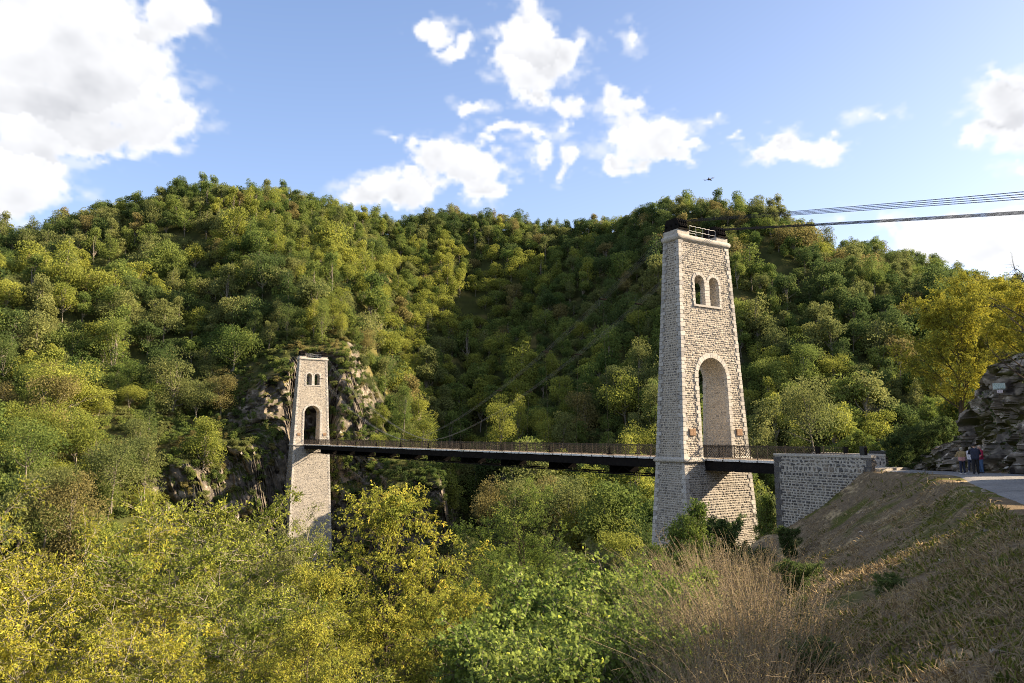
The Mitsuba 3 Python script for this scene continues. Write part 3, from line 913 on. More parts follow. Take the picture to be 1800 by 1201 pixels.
for t_, d in ((A1, -1), (A0, 1)):
    z, k = -12.4, 0
    while z < .40:
        h = min(.46 * rng.uniform(.9, 1.1), .49 - z)
        w = .62 if k % 2 else .42
        a, b = sorted((t_ + d * .05, t_ - d * w))
        m = box(a, b, AE - (.4 if k % 2 else .6), AE + .055, z + .02, z + h - .02)
        if z > -8 or d > 0:
            part(ab, 'quoin', m, 'stone_dark', uv=np.full((8, 2), rng.random() * .5), to_world=frame(0, 0, 0))
        z += h; k += 1

bx = thing('equipment_box', 'black upright box standing on the end of the parapet wall', 'box')
P = B(-19.35, -2.75, .70)
v, f = box(-.20, .20, -.2, .2, 0, .70)
part(bx, 'cabinet', trimesh.Trimesh(v + 0, f), 'black', to_world=T().translate(P.tolist()).rotate([0, 0, 1], 30))
part(bx, 'grille', box(-.17, .17, -.215, -.201, .06, .62), 'iron', to_world=T().translate(P.tolist()).rotate([0, 0, 1], 30))
for dt, de, L, lab in ((1.0, 4.9, 1.1, 'dark folded bag lying on the far parapet beside the black box'), (.1, 5.2, .8, 'flat dark case with a pale top at the end of the far parapet')):
    o = thing('equipment_case', lab, 'case')
    P = B(-18.0 + dt * .9, 2.74, .702)
    fr = np.eye(4); fr[:3, 0], fr[:3, 1], fr[:3, 3] = U, -VV, P
    part(o, 'body', m3.Manifold.hull_points(np.array([[x * L * .5 * s, y * .2 * s, z] for x in (-1, 1) for y in (-1, 1) for z, s in ((0, 1), (.14, 1.02), (.24, .86))])), 'black', 40, to_world=T(fr))
    part(o, 'lid', box(-L * .4, L * .4, -.16, .16, .241, .27), 'galvanised' if 'pale' in lab else 'iron', to_world=T(fr))


# ------------------------------------------------------------------ the rock beside the path
ROCKLINE = np.array([(32.9, 62.5), (33.3, 57), (32.8, 53), (32.2, 48), (31.2, 42.5), (27.2, 32), (22.4, 22), (17.6, 14)], float)


def rock_face():
    s = np.r_[0, np.cumsum(np.hypot(*np.diff(ROCKLINE, axis=0).T))]
    n, m = 560, 150
    ss = np.linspace(0, s[-1], n)
    bx_, by_ = PchipInterpolator(s, ROCKLINE[:, 0])(ss), PchipInterpolator(s, ROCKLINE[:, 1])(ss)
    tx, ty = np.gradient(bx_), np.gradient(by_)
    l = np.hypot(tx, ty); nx, ny = -ty / l, tx / l          # towards the hill
    H = hill_top(by_)
    q = np.linspace(0, 1, m)[None]
    rec = .1 + 1.7 * q ** 1.15 + sst(.82, 1, q) * 2.5
    zb = path_level(by_)[:, None] - .6
    P = np.stack([bx_[:, None] + nx[:, None] * rec, by_[:, None] + ny[:, None] * rec, zb + (H[:, None] + .6) * (q - .06 * sst(.85, 1, q))], -1)
    dip = norm(np.array([.25, .75, .70]))           # the beds rise towards the camera
    big = meshkit.fbm(P * np.array([.30, .30, .22]), 3, 41) - .5
    fold = 1 - np.abs(2 * meshkit.fbm(P * np.array([.55, .55, .35]) + 3, 4, 43) - 1)
    c = np.array([.9, .9, .55])
    cells = meshkit.noise(np.floor(P * c + 1.5 * meshkit.fbm(P * .7, 3, 44)[..., None]) + .5, 47)
    push = (big * 2.6 + (fold - .75) * .7 + facets(P + (P @ dip)[..., None] * dip * .7, 1.9, .95, .36, 93) + facets(P + (P @ dip)[..., None] * dip * .5, .75, .34, .38, 94) + (meshkit.fbm(P * 3.2, 3, 45) - .5) * .18) * np.minimum(1, H[:, None] / 2.5)
    push -= .5
    P[..., 0] -= nx[:, None] * push; P[..., 1] -= ny[:, None] * push
    P[..., 2] += (meshkit.fbm(P * .8, 3, 46) - .5) * .9 * q
    i, j = np.meshgrid(np.arange(n - 1), np.arange(m - 1), indexing='ij')
    f = np.stack([i * m + j, i * m + j + 1, (i + 1) * m + j + 1, (i + 1) * m + j], -1).reshape(-1, 4)
    scene['rock_face'] = mikit.ply((P.reshape(-1, 3), f), 'rock', 24)
    labels['rock_face'] = {'label': 'grey craggy rock face beside the path', 'kind': 'structure'}
    return P


RF = rock_face()

# boulder at the foot of the dark hedge
# sign on the rock
def on_rock(px, py):
    """The point of the rock face seen at this pixel."""
    d = norm(ray(px, py)); v = RF.reshape(-1, 3) - CAM
    al = v @ d
    return CAM + d * al[np.argmin(np.linalg.norm(v - al[:, None] * d, axis=1) + .02 * al)]


sg = thing('rock_sign', 'pale green information panel with dark lines fixed to the rock face above the path', 'sign')
S = on_rock(1756, 680)
dv = norm(np.array([-S[0], -S[1], 0])); rt = np.array([-dv[1], dv[0], 0])
S = S + dv * .62
fr = np.eye(4); fr[:3, 0], fr[:3, 1], fr[:3, 2], fr[:3, 3] = rt, -dv, [0, 0, 1], S
plain('sign_green', (.46, .54, .50), .5); plain('sign_pink', (.58, .50, .52), .5); plain('sign_ink', (.16, .24, .22), .6)
part(sg, 'panel', box(-.34, .34, -.015, .015, -.20, .20), 'sign_green', to_world=T(fr))
rng = np.random.default_rng(2)
ln = []
for k in range(6):
    x0 = -.29 + (.04 if k in (0, 4) else 0)
    while x0 < .26:
        w = rng.uniform(.03, .09)
        ln.append(box(x0, min(x0 + w, .29), -.0175, -.0155, .135 - k * .055, .155 - k * .055)); x0 += w + .02
part(sg, 'text_lines', cat(ln), 'sign_ink', to_world=T(fr), kind='stuff')
part(sg, 'post', box(-.03, .03, .016, .9, -.1, .1), 'iron', to_world=T(fr))
sg2 = thing('rock_sign', 'small pinkish plate fixed to the rock just below the pale green panel', 'sign')
fr2 = fr.copy(); fr2[:3, 3] = S + np.array([0, 0, -.34]) + rt * .03
part(sg2, 'plate', box(-.16, .16, -.012, .012, -.10, .10), 'sign_pink', to_world=T(fr2))
part(sg2, 'post', box(-.02, .02, .013, .9, -.05, .05), 'iron', to_world=T(fr2))

# ------------------------------------------------------------------ people on the path
def ball(p, r, n=14):
    return m3.Manifold.sphere(r, n).translate([float(q) for q in p])


def bone(p, q, rp, rq):
    return m3.Manifold.batch_hull([ball(p, rp), ball(q, rq)])


def smooth_mesh(ms, edge=.022, it=6):
    m = m3.Manifold.batch_boolean(ms, m3.OpType.Add).refine_to_length(edge).to_mesh()
    t = trimesh.Trimesh(m.vert_properties[:, :3], m.tri_verts)
    trimesh.smoothing.filter_taubin(t, .5, .53, it)
    return t


for k_, c_ in dict(skin=(.42, .27, .20), hair_grey=(.30, .27, .22), hair_dark=(.035, .03, .028), cloth_tan=(.27, .20, .10), cloth_pink=(.42, .22, .22), cloth_navy=(.020, .024, .045), cloth_black=(.013, .013, .016),
                   cloth_white=(.52, .50, .54), cloth_red=(.26, .012, .045), denim=(.055, .10, .19), shoe_pale=(.48, .46, .45), shoe_dark=(.025, .025, .028)).items():
    plain(k_, c_, .85)


def person(label, px, py, face, H, top, legs, hair, shoes, lean=0., arms=((.35, .55), (.35, .55)), stride=.0, short_sleeves=False, band=None, slim=1.0, cap=False):
    """face: heading in degrees (0 = away from the camera, 90 = to the right). arms: per side (swing forward of the upper arm, bend of the elbow)."""
    k = thing('person', label, 'person', 'people on the path')
    z = path_level(45.)
    for _ in range(5):
        d = ray(px, py); P = CAM + d * ((z - CAMH) / d[2]); z = float(path_level(P[1])) + .09
    s = H / 1.72
    hip, knee, ank = .90, .49, .085
    J = {'pel': (0, 0, .95), 'waist': (0, .01 + lean * .1, 1.08), 'chest': (0, .02 + lean * .35, 1.30), 'neck': (0, .01 + lean * .55, 1.46), 'head': (0, .035 + lean * .75, 1.61)}
    body, trou, jack, shoe_l = [], [], [], []
    body += [bone(J['pel'], J['chest'], .11, .12), bone(J['chest'], J['neck'], .10, .052), bone(J['neck'], J['head'], .052, .07)]
    hd = np.array(J['head'])
    body += [ball(hd + [0, .0, .02], .098, 18), bone(hd + [0, .02, -.02], hd + [0, .055, -.075], .075, .042), bone(hd + [0, .085, .0], hd + [0, .108, -.022], .014, .017)]
    for sx in (-1, 1):
        body.append(bone(hd + [sx * .092, .0, .012], hd + [sx * .097, -.012, -.02], .014, .018))
        hp, kn, an = np.array([sx * .088, 0, hip]), np.array([sx * .10, .015 + sx * stride * .4, knee]), np.array([sx * .11, -.02 + sx * stride, ank])
        body += [bone(hp, kn, .083, .058), bone(kn, an, .058, .038), bone(an, an + [sx * .015, .15, -.05], .04, .032)]
        trou += [bone(hp + [0, 0, .06], kn, .105, .078), bone(kn, an + [0, 0, .02], .078, .062)]
        shoe_l.append(smooth_mesh([m3.Manifold.batch_hull([ball(an + [0, -.045, -.045], .045), ball(an + [sx * .015, .15, -.055], .036), ball(an + [0, 0, .0], .045)])], .02, 4))
        sh = np.array([sx * .185 * slim, J['chest'][1], 1.395]); a, b = arms[0 if sx < 0 else 1]
        el = sh + np.array([sx * .09, .27 * math.sin(a), -.27 * math.cos(a)])
        dd = a + b
        wr = el + np.array([-sx * .10 * min(1, b), .25 * math.sin(dd), -.25 * math.cos(dd)])
        body += [bone(sh, el, .05, .040), bone(el, wr, .040, .027)]
        hv = norm(wr - el)
        pc = wr + hv * .055
        body.append(m3.Manifold.batch_hull([ball(wr, .024), ball(pc + [sx * .022, 0, 0], .017), ball(pc + [-sx * .022, 0, 0], .017)]))
        for fi in range(4):
            off = np.array([(-.027 + .018 * fi), 0, 0]); q = pc + off + hv * (.042 - .008 * abs(fi - 1.4)); body += [bone(pc + off, q, .0105, .0095), bone(q, q + hv * .022 + np.array([-sx * .016, .004, 0]), .0095, .008)]
        body.append(bone(wr + [-sx * .02, .01, 0], pc + np.array([-sx * .045, .02, .01]) + hv * .01, .012, .010))
        jack += [bone(sh, el, .078, .062)] + ([] if short_sleeves else [bone(el, wr - hv * .02, .060, .046)])
    trou.append(bone((-.07, 0, .93), (.07, 0, .93), .112, .112))
    trou.append(bone((0, 0, .93), J['waist'], .12, .125))
    jack += [m3.Manifold.batch_hull([ball((sx * .085 * slim, 0, .93), .125) for sx in (-1, 1)] + [ball((sx * .10 * slim, J['chest'][1] - .005, 1.30), .125) for sx in (-1, 1)]),
             m3.Manifold.batch_hull([ball((sx * .155 * slim, J['chest'][1], 1.39), .075) for sx in (-1, 1)] + [ball((sx * .05, J['neck'][1], 1.45), .055) for sx in (-1, 1)] + [ball((sx * .09, J['chest'][1], 1.28), .12) for sx in (-1, 1)])]
    c, sn = math.cos(math.radians(-face)), math.sin(math.radians(-face))
    M = np.eye(4); M[:3, :3] = np.array([[c, -sn, 0], [sn, c, 0], [0, 0, 1]]) * s; M[:3, 3] = [P[0], P[1], z - .01]
    M = T(M)
    part(k, 'body', smooth_mesh(body, .016, 5), 'skin', True, to_world=M)
    part(k, 'trousers', smooth_mesh(trou), legs, True, to_world=M)
    jm = smooth_mesh(jack)
    if band:
        cen = jm.triangles_center[:, 2]
        lo = (cen < 1.10) & (np.abs(jm.triangles_center[:, 0]) < .24)
        part(k, 'jacket', (jm.vertices, jm.faces[~lo]), top, True, to_world=M)
        part(k, 'jacket_hem', (jm.vertices, jm.faces[lo]), band, True, to_world=M, label='pink lower part of the jacket')
    else:
        part(k, 'shirt' if short_sleeves else 'jacket', jm, top, True, to_world=M)
    for m in shoe_l:
        part(k, 'shoe', m, shoes, True, to_world=M)
    hm = [ball(hd + [0, -.022, .035], .102, 18), bone(hd + [0, -.05, .0], hd + [0, -.05, -.06], .075, .06)]
    if cap:
        hm = [ball(hd + [0, -.01, .045], .106, 18), m3.Manifold.batch_hull([ball(hd + [x, .13, .05], .012) for x in (-.05, .05)] + [ball(hd + [x, .05, .06], .014) for x in (-.07, .07)])]
    part(k, 'cap' if cap else 'hair', smooth_mesh(hm, .016, 4), hair, True, to_world=M)
    # eyes and mouth
    part(k, 'eyes', cat([(np.array(b.vertices) + hd + [sx * .034, .088, .018], b.faces) for sx in (-1, 1) for b in [trimesh.creation.icosphere(1, .011)]]), 'hair_dark', to_world=M)
    part(k, 'mouth', box(-.022, .022, hd[1] + .088, hd[1] + .094, hd[2] - .062, hd[2] - .055), 'cloth_pink', to_world=M)
    return k


person('person in tan jacket with pink hem and dark trousers, standing with back turned', 1693, 833.5, 4, 1.60, 'cloth_tan', 'cloth_navy', 'hair_grey', 'shoe_pale', arms=((.5, 1.1), (.5, 1.1)), band='cloth_pink', slim=1.05)
person('person half hidden, in white top and dark blue trousers, facing right', 1708, 829.5, 60, 1.70, 'cloth_white', 'cloth_navy', 'hair_grey', 'shoe_pale', arms=((.5, .9), (.6, .9)), stride=.08)
person('person in dark navy jacket and black trousers leaning forward, seen from behind', 1716.5, 834, 28, 1.80, 'cloth_navy', 'cloth_black', 'hair_dark', 'shoe_dark', lean=.22, arms=((.6, .9), (.6, .9)), stride=.07, cap=True)
person('person in short red shirt and blue jeans, standing next to the rock', 1725.5, 832.5, -95, 1.72, 'cloth_red', 'denim', 'hair_grey', 'shoe_dark', arms=((.3, .7), (.1, .35)), short_sleeves=True)

# ------------------------------------------------------------------ drone over the tower
dn = thing('drone', 'small dark four-armed drone hovering in the blue sky above the tower', 'drone')
P = survey(1246.5, 315.8, 46)
M = T().translate(P.tolist()).rotate([0, 0, 1], 25).rotate([0, 1, 0], -14)
part(dn, 'body', m3.Manifold.batch_hull([ball(q, r) for q, r in (((-.10, 0, 0), .045), ((.11, 0, 0), .05), ((0, 0, .03), .06))]), 'black', True, to_world=M)
for sx in (-1, 1):
    for sy in (-1, 1):
        part(dn, 'arm', tubes(np.array([[[sx * .08, sy * .04, .01], [sx * .14, sy * .12, .02], [sx * .19, sy * .19, .03]]]), .014, 5), 'black', to_world=M)
        rt_ = cat([tubes(np.array([[[sx * .19, sy * .19, .0], [sx * .19, sy * .19, .04], [sx * .19, sy * .19, .07]]]), .022, 6), obox([sx * .19, sy * .19, .075], [math.cos(sx + sy), math.sin(sx + sy), 0], [-math.sin(sx + sy), math.cos(sx + sy), 0], [0, 0, 1], .16, .014, .003)])
        part(dn, 'rotor', rt_, 'black', to_world=M)
part(dn, 'camera', box(.12, .18, -.03, .03, -.09, -.03), 'iron', to_world=M)




# ------------------------------------------------------------------ trees: prototypes
def shapegroup(key, wood, wood_mat, crown, crown_mat):
    g = {'type': 'shapegroup'}
    if wood is not None:
        g['trunk'] = mikit.ply(wood, wood_mat)
    g['crown'] = mikit.ply(crown[:2], crown_mat, uv=crown[2])
    scene[key] = g


def far_tree(seed, H, R, base, nblob, nleaf, size, squash=1.0, top=1.0):
    """Broadleaf of the forest: leaf sprays clumped on boughs, crown from height base to H, radius R."""
    r = np.random.default_rng(seed)
    zc, hz = (H + base) / 2, (H - base) / 2
    nl = max(5, nblob // 4)
    d = norm(r.normal(size=(nl, 3)) + np.array([0, 0, .25]))
    ll = r.uniform(.55, 1.12, nl)
    li = r.integers(0, nl, nblob)
    rad = ll[li] * r.uniform(.35, 1.0, nblob) ** .6
    C = (d[li] * rad[:, None] + r.normal(size=(nblob, 3)) * .13) * np.array([R * .9, R * .9, hz * .9])
    taper = 1 - .30 * top * np.clip(C[:, 2] / hz, 0, 1) - .20 * np.clip(-C[:, 2] / hz, 0, 1)
    C[:, :2] *= taper[:, None]
    C[:, 2] += zc
    br = R * r.uniform(.20, .48, nblob)
    w = br ** 2; k = r.choice(nblob, nleaf, p=w / w.sum())
    dd = norm(r.normal(size=(nleaf, 3)) + np.array([0, 0, .45]))
    rr = r.uniform(.45, 1.05, nleaf) ** .6
    pos = C[k] + dd * (br[k] * rr)[:, None] * np.array([1.1, 1.1, .72 * squash])
    axis = norm(dd * .5 + r.normal(size=(nleaf, 3)) * .7 + np.array([0, 0, -.15]))
    up = norm(dd * 1.0 + np.array([0, 0, .35]) + r.normal(size=(nleaf, 3)) * .33)
    tint = r.random(nblob)
    crown = leaves(pos, axis, up, size * r.uniform(.6, 1.35, nleaf), .62, uvx=r.random(nleaf), uvy=tint[k], fold=.18)
    tr = np.array([[[0, 0, -2.0], [.05 * R * r.normal(), .05 * R * r.normal(), base * .8], [.1 * R * r.normal(), .1 * R * r.normal(), zc], [0, 0, H * .86]]])
    n = min(nblob, 14)
    lim = []
    for q in range(n):
        z0 = base * .6 + (C[q, 2] - base * .6) * .45
        s = np.array([0, 0, max(z0, .5)])
        lim.append([s, s * .5 + C[q] * .5 + np.array([0, 0, .06 * H * r.uniform(-1, .3)]), s * .2 + C[q] * .8, C[q]])
    wood = cat([tubes(tr, np.array([[.026, .021, .014, .004]]) * H * .62, 6), tubes(np.array(lim), np.array([[.011, .008, .005, .002]]) * H * .62, 4)])
    return wood, crown


def conifer(seed, H, R, nleaf, size):
    r = np.random.default_rng(seed)
    h = r.uniform(.1, 1, nleaf) ** .8
    a = np.floor(r.uniform(0, 1, nleaf) * 9) / 9 * 2 * PI + np.floor(h * 16) * 2.4 + r.normal(size=nleaf) * .12
    q = r.uniform(.1, 1, nleaf)
    hh = np.floor(h * 16) / 16
    rad = R * (1.06 - hh) * q
    pos = np.stack([np.cos(a) * rad, np.sin(a) * rad, hh * H - .12 * rad * 1.2 + r.normal(size=nleaf) * .12], 1)
    out = np.stack([np.cos(a), np.sin(a), -.25 + 0 * a], 1)
    crown = leaves(pos, out + r.normal(size=(nleaf, 3)) * .35, np.array([0, 0, 1.]) + r.normal(size=(nleaf, 3)) * .3, size * r.uniform(.7, 1.2, nleaf), .45, uvx=r.random(nleaf), uvy=r.random(nleaf))
    return tubes(np.array([[[0, 0, -1.5], [0, 0, H * .4], [0, 0, H * .97]]]), np.array([[.2, .12, .02]]), 6), crown


def near_tree(seed, H, R, base=.25, n1=16, n2=7, n3=4, nl=7, leaf=.09, width=.5, six=False, rise=.55, droop=.3, shape='oval', wob=.03, flat=0., multi=1, r0=None, twig=.5, bare=0., sub=.5):
    """A tree with trunk, boughs, twigs and single leaves."""
    r = np.random.default_rng(seed)
    r0 = r0 or H * .014
    wood, ends = [], []
    stems = []
    for m in range(multi):
        az = 2 * PI * (m + r.uniform(-.3, .3)) / multi
        sp = 0 if multi == 1 else R * r.uniform(.25, .6)
        k = np.linspace(0, 1, 9)
        hh = H * (1 if multi == 1 else r.uniform(.72, 1.0))
        w = np.cumsum(r.normal(size=(9, 2)) * wob * H / 3, axis=0) * k[:, None]
        stems.append(np.stack([np.cos(az) * sp * k ** 1.2 + w[:, 0], np.sin(az) * sp * k ** 1.2 + w[:, 1], hh * k - .3 * (k == 0)], 1))
    stems = np.array(stems)
    wood.append(tubes(stems, np.linspace(1, .12, 9)[None] * r0 / math.sqrt(multi), 7))
    def along(paths, idx, s):
        K = paths.shape[1] - 1
        f = np.clip(s * K, 0, K - 1e-6); i = f.astype(int); w = (f - i)[:, None]
        return paths[idx, i] * (1 - w) + paths[idx, i + 1] * w
    N1 = n1 * multi
    idx = np.repeat(np.arange(multi), n1)
    s = np.clip(np.tile(np.linspace(base, .97, n1), multi) + r.normal(size=N1) * .02, .05, .98)
    P0 = along(stems, idx, s)
    rel = np.clip((s - base) / (1 - base), 0, 1)
    prof = {'oval': np.sqrt(np.clip(1 - (2 * rel * .92 - .80) ** 2 * .95, .06, 1)), 'cone': 1.05 - .85 * rel, 'dome': np.sqrt(np.clip(1.08 - rel ** 2.2, .08, 1)), 'fan': .5 + .6 * rel, 'egg': np.sqrt(np.clip(1.06 - rel ** 1.7, .07, 1)) * np.clip(.6 + 2 * rel, 0, 1)}[shape]
    L = R * prof * r.uniform(.75, 1.15, N1)
    az = np.arange(N1) * 2.39996 + r.normal(size=N1) * .3
    el = rise * (1 - .2 * rel) + r.normal(size=N1) * .15 + rel * .35
    k = np.linspace(0, 1, 6)
    D = np.stack([np.cos(az) * np.cos(el), np.sin(az) * np.cos(el), np.sin(el)], 1)
    b1 = P0[:, None] + D[:, None] * (L[:, None] * k)[..., None]
    b1[..., 2] += (L[:, None] * (.22 * k ** 2 - flat * .3 * k ** 2 - droop * .35 * k ** 3))
    b1 += np.cumsum(r.normal(size=b1.shape) * L[:, None, None] * .022, axis=1) * (k > 0)[None, :, None]
    wood.append(tubes(b1, (np.linspace(1, .18, 6)[None] * (r0 * .42 * (1.1 - .7 * rel) / math.sqrt(multi))[:, None]), 5))
    # secondary boughs
    N2 = N1 * n2
    i2 = np.repeat(np.arange(N1), n2)
    s2 = np.clip(np.tile(np.linspace(.25, .98, n2), N1) + r.normal(size=N2) * .05, .12, 1)
    p2 = along(b1, i2, s2)
    side = norm(np.cross(D[i2], np.array([0, 0, 1.])))
    sg = np.where(np.arange(N2) % 2 == 0, 1, -1)[:, None]
    d2 = norm(D[i2] * .75 + side * sg * r.uniform(.5, 1.1, (N2, 1)) + r.normal(size=(N2, 3)) * np.array([.25, .25, .35 * (1 - flat)]) + np.array([0, 0, .15 * (1 - flat)]))
    L2 = L[i2] * sub * (1.15 - .6 * s2) * r.uniform(.6, 1.2, N2)
    k = np.linspace(0, 1, 4)
    b2 = p2[:, None] + d2[:, None] * (L2[:, None] * k)[..., None]
    b2[..., 2] -= (droop * .3 * L2)[:, None] * k ** 2
    wood.append(tubes(b2, np.linspace(1, .25, 4)[None] * np.clip(r0 * .14, .006, .03), 4))
    # twigs
    N3 = N2 * n3
    i3 = np.repeat(np.arange(N2), n3)
    s3 = r.uniform(.15, 1, N3)
    p3 = along(b2, i3, s3)
    d3 = norm(d2[i3] * .6 + r.normal(size=(N3, 3)) * np.array([.7, .7, .55 * (1 - .6 * flat)]) + np.array([0, 0, .1 - droop * .5]))
    L3 = twig * r.uniform(.5, 1.3, N3)
    k = np.linspace(0, 1, 3)
    b3 = p3[:, None] + d3[:, None] * (L3[:, None] * k)[..., None]
    b3[..., 2] -= (droop * .25 * L3)[:, None] * k ** 2
    wood.append(tubes(b3, np.array([[.006, .0045, .0025]]), 3))
    # leaves
    NL = N3 * nl
    il = np.repeat(np.arange(N3), nl)
    keep = r.random(NL) > bare
    il = il[keep]; NL = len(il)
    pl = along(b3, il, r.uniform(.1, 1, NL)) + r.normal(size=(NL, 3)) * leaf * .35
    ax = norm(d3[il] * .7 + r.normal(size=(NL, 3)) * .8 + np.array([0, 0, -droop * 1.2]))
    up = norm(np.array([0, 0, 1.]) + r.normal(size=(NL, 3)) * (.65 - .3 * flat))
    tint = r.random(N2)
    crown = leaves(pl, ax, up, leaf * r.uniform(.6, 1.25, NL), width, six, uvx=r.random(NL), uvy=tint[i3[il]])
    return cat(wood), crown


def dry_thicket(seed, R, H, nstem, nleaf):
    """Tall thin dry stalks with few small brown leaves."""
    r = np.random.default_rng(seed)
    a, q = r.uniform(0, 2 * PI, nstem), R * np.sqrt(r.random(nstem))
    h = H * r.uniform(.45, 1.05, nstem) * (1 - .25 * (q / R) ** 2)
    k = np.linspace(0, 1, 6)
    lean = r.normal(size=(nstem, 2)) * .22 + np.stack([np.cos(a), np.sin(a)], 1) * (.12 * q / R)[:, None]
    P = np.stack([(np.cos(a) * q)[:, None] + lean[:, :1] * h[:, None] * k ** 1.6, (np.sin(a) * q)[:, None] + lean[:, 1:] * h[:, None] * k ** 1.6, h[:, None] * k - .2], -1)
    P[..., :2] += np.cumsum(r.normal(size=(nstem, 6, 2)) * .02 * h[:, None, None], axis=1) * k[None, :, None]
    P[:, 3:, :2] += (r.random(nstem) < .25)[:, None, None] * r.normal(size=(nstem, 1, 2)) * .35 * h[:, None, None] * np.array([.25, .6, 1.0])[None, :, None]
    st = tubes(P, np.linspace(.009, .003, 6)[None] * r.uniform(.6, 1.4, (nstem, 1)), 3)
    nt = nstem * 4
    i = r.integers(0, nstem, nt); s = r.integers(2, 6, nt)
    p0 = P[i, s]; d = norm(r.normal(size=(nt, 3)) + np.array([0, 0, .9]))
    L = r.uniform(.15, .5, nt)
    kk = np.linspace(0, 1, 3)
    tw = p0[:, None] + d[:, None] * (L[:, None] * kk)[..., None]
    j = r.integers(0, nt, nleaf)
    pl = tw[j, r.integers(1, 3, nleaf)] + r.normal(size=(nleaf, 3)) * .04
    lv = leaves(pl, r.normal(size=(nleaf, 3)) + np.array([0, 0, -.4]), r.normal(size=(nleaf, 3)) + np.array([0, 0, .6]), .045 * r.uniform(.5, 1.4, nleaf), .55, uvx=r.random(nleaf), uvy=r.random(nleaf))
    return cat([st, tubes(tw, np.array([[.003, .0022, .0012]]), 3)]), lv


HUES = {'green': 'leaf_green', 'yellow': 'leaf_yellow', 'olive': 'leaf_olive', 'dark': 'leaf_dark', 'rust': 'leaf_rust'}
NPROTO = 6
for q in range(NPROTO):
    sh = [(10, 4.7, .6, 34), (11, 4.4, 1.4, 30), (9, 5.4, .4, 40), (13, 4.2, 1.0, 36), (12, 3.5, .8, 28), (10.5, 5.2, 2.0, 30)][q]
    wood, crown = far_tree(100 + q, *sh[:3], sh[3], 2500, .44)
    wply, cply = mikit.ply(wood, 'bark'), None
    for hue, mat in HUES.items():
        c = mikit.ply(crown[:2], mat, uv=crown[2]) if cply is None else {**cply, 'bsdf': REF(mat)}
        cply = c
        scene[f'forest_{hue}_{q}'] = {'type': 'shapegroup', 'trunk': dict(wply), 'crown': c}
    wood, crown = far_tree(200 + q, *sh[:3], sh[3] + 26, 5200, .29)
    wply, cply = mikit.ply(wood, 'bark'), None
    for hue, mat in HUES.items():
        c = mikit.ply(crown[:2], mat, uv=crown[2]) if cply is None else {**cply, 'bsdf': REF(mat)}
        cply = c
        scene[f'midtree_{hue}_{q}'] = {'type': 'shapegroup', 'trunk': dict(wply), 'crown': c}
for q, hue in enumerate(('green', 'olive', 'dark')):
    w, c = far_tree(400 + q, 5, 2.6, .2, 20, 650, .45)
    scene[f'understorey_{hue}'] = {'type': 'shapegroup', 'crown': mikit.ply(c[:2], HUES[hue], uv=c[2])}
w, c = conifer(7, 12, 2.6, 1600, .6)
shapegroup('conifer_proto', w, 'bark', c, 'leaf_dark')
for q, (hue) in enumerate(('green', 'olive', 'dark', 'rust')):
    w, c = far_tree(300 + q, 2.0, 1.3, .1, 12, 420, .26)
    g = {'type': 'shapegroup', 'crown': mikit.ply(c[:2], HUES[hue], uv=c[2])}
    scene[f'bush_{hue}'] = g


def inst(key, group, x, y, z, s, rot, sz=None):
    scene[key] = {'type': 'instance', 'to_world': T().translate([float(x), float(y), float(z)]).rotate([0, 0, 1], float(rot)).scale([float(s), float(s), float(sz or s)]), 'group': REF(group)}


# ------------------------------------------------------------------ the forest on the far bank
def pix(P):
    x, y, z = P[..., 0], P[..., 1], P[..., 2] - CAMH
    D = y * CP + z * SP
    return 900 + FPX * x / D, 600.5 - FPX * (-y * SP + z * CP) / D, D


def scatter(seed, spacing, r0, r1, a0, a1, n):
    """Dart throwing on the ground, in polar sectors of even density."""
    r = np.random.default_rng(seed)
    a = np.radians(r.uniform(a0, a1, n)); R = np.sqrt(r.uniform(r0 ** 2, r1 ** 2, n))
    P = np.stack([R * np.sin(a), R * np.cos(a)], 1)
    sp = spacing(R)
    grid, keep, cs = {}, [], 5.0
    for i in range(n):
        gx, gy = int(P[i, 0] // cs), int(P[i, 1] // cs)
        ok = True
        w = int(sp[i] // cs) + 1
        for u_ in range(gx - w, gx + w + 1):
            for v_ in range(gy - w, gy + w + 1):
                for j in grid.get((u_, v_), ()):
                    if (P[i, 0] - P[j, 0]) ** 2 + (P[i, 1] - P[j, 1]) ** 2 < sp[i] ** 2:
                        ok = False; break
                if not ok: break
            if not ok: break
        if ok:
            grid.setdefault((gx, gy), []).append(i); keep.append(i)
    return P[keep]


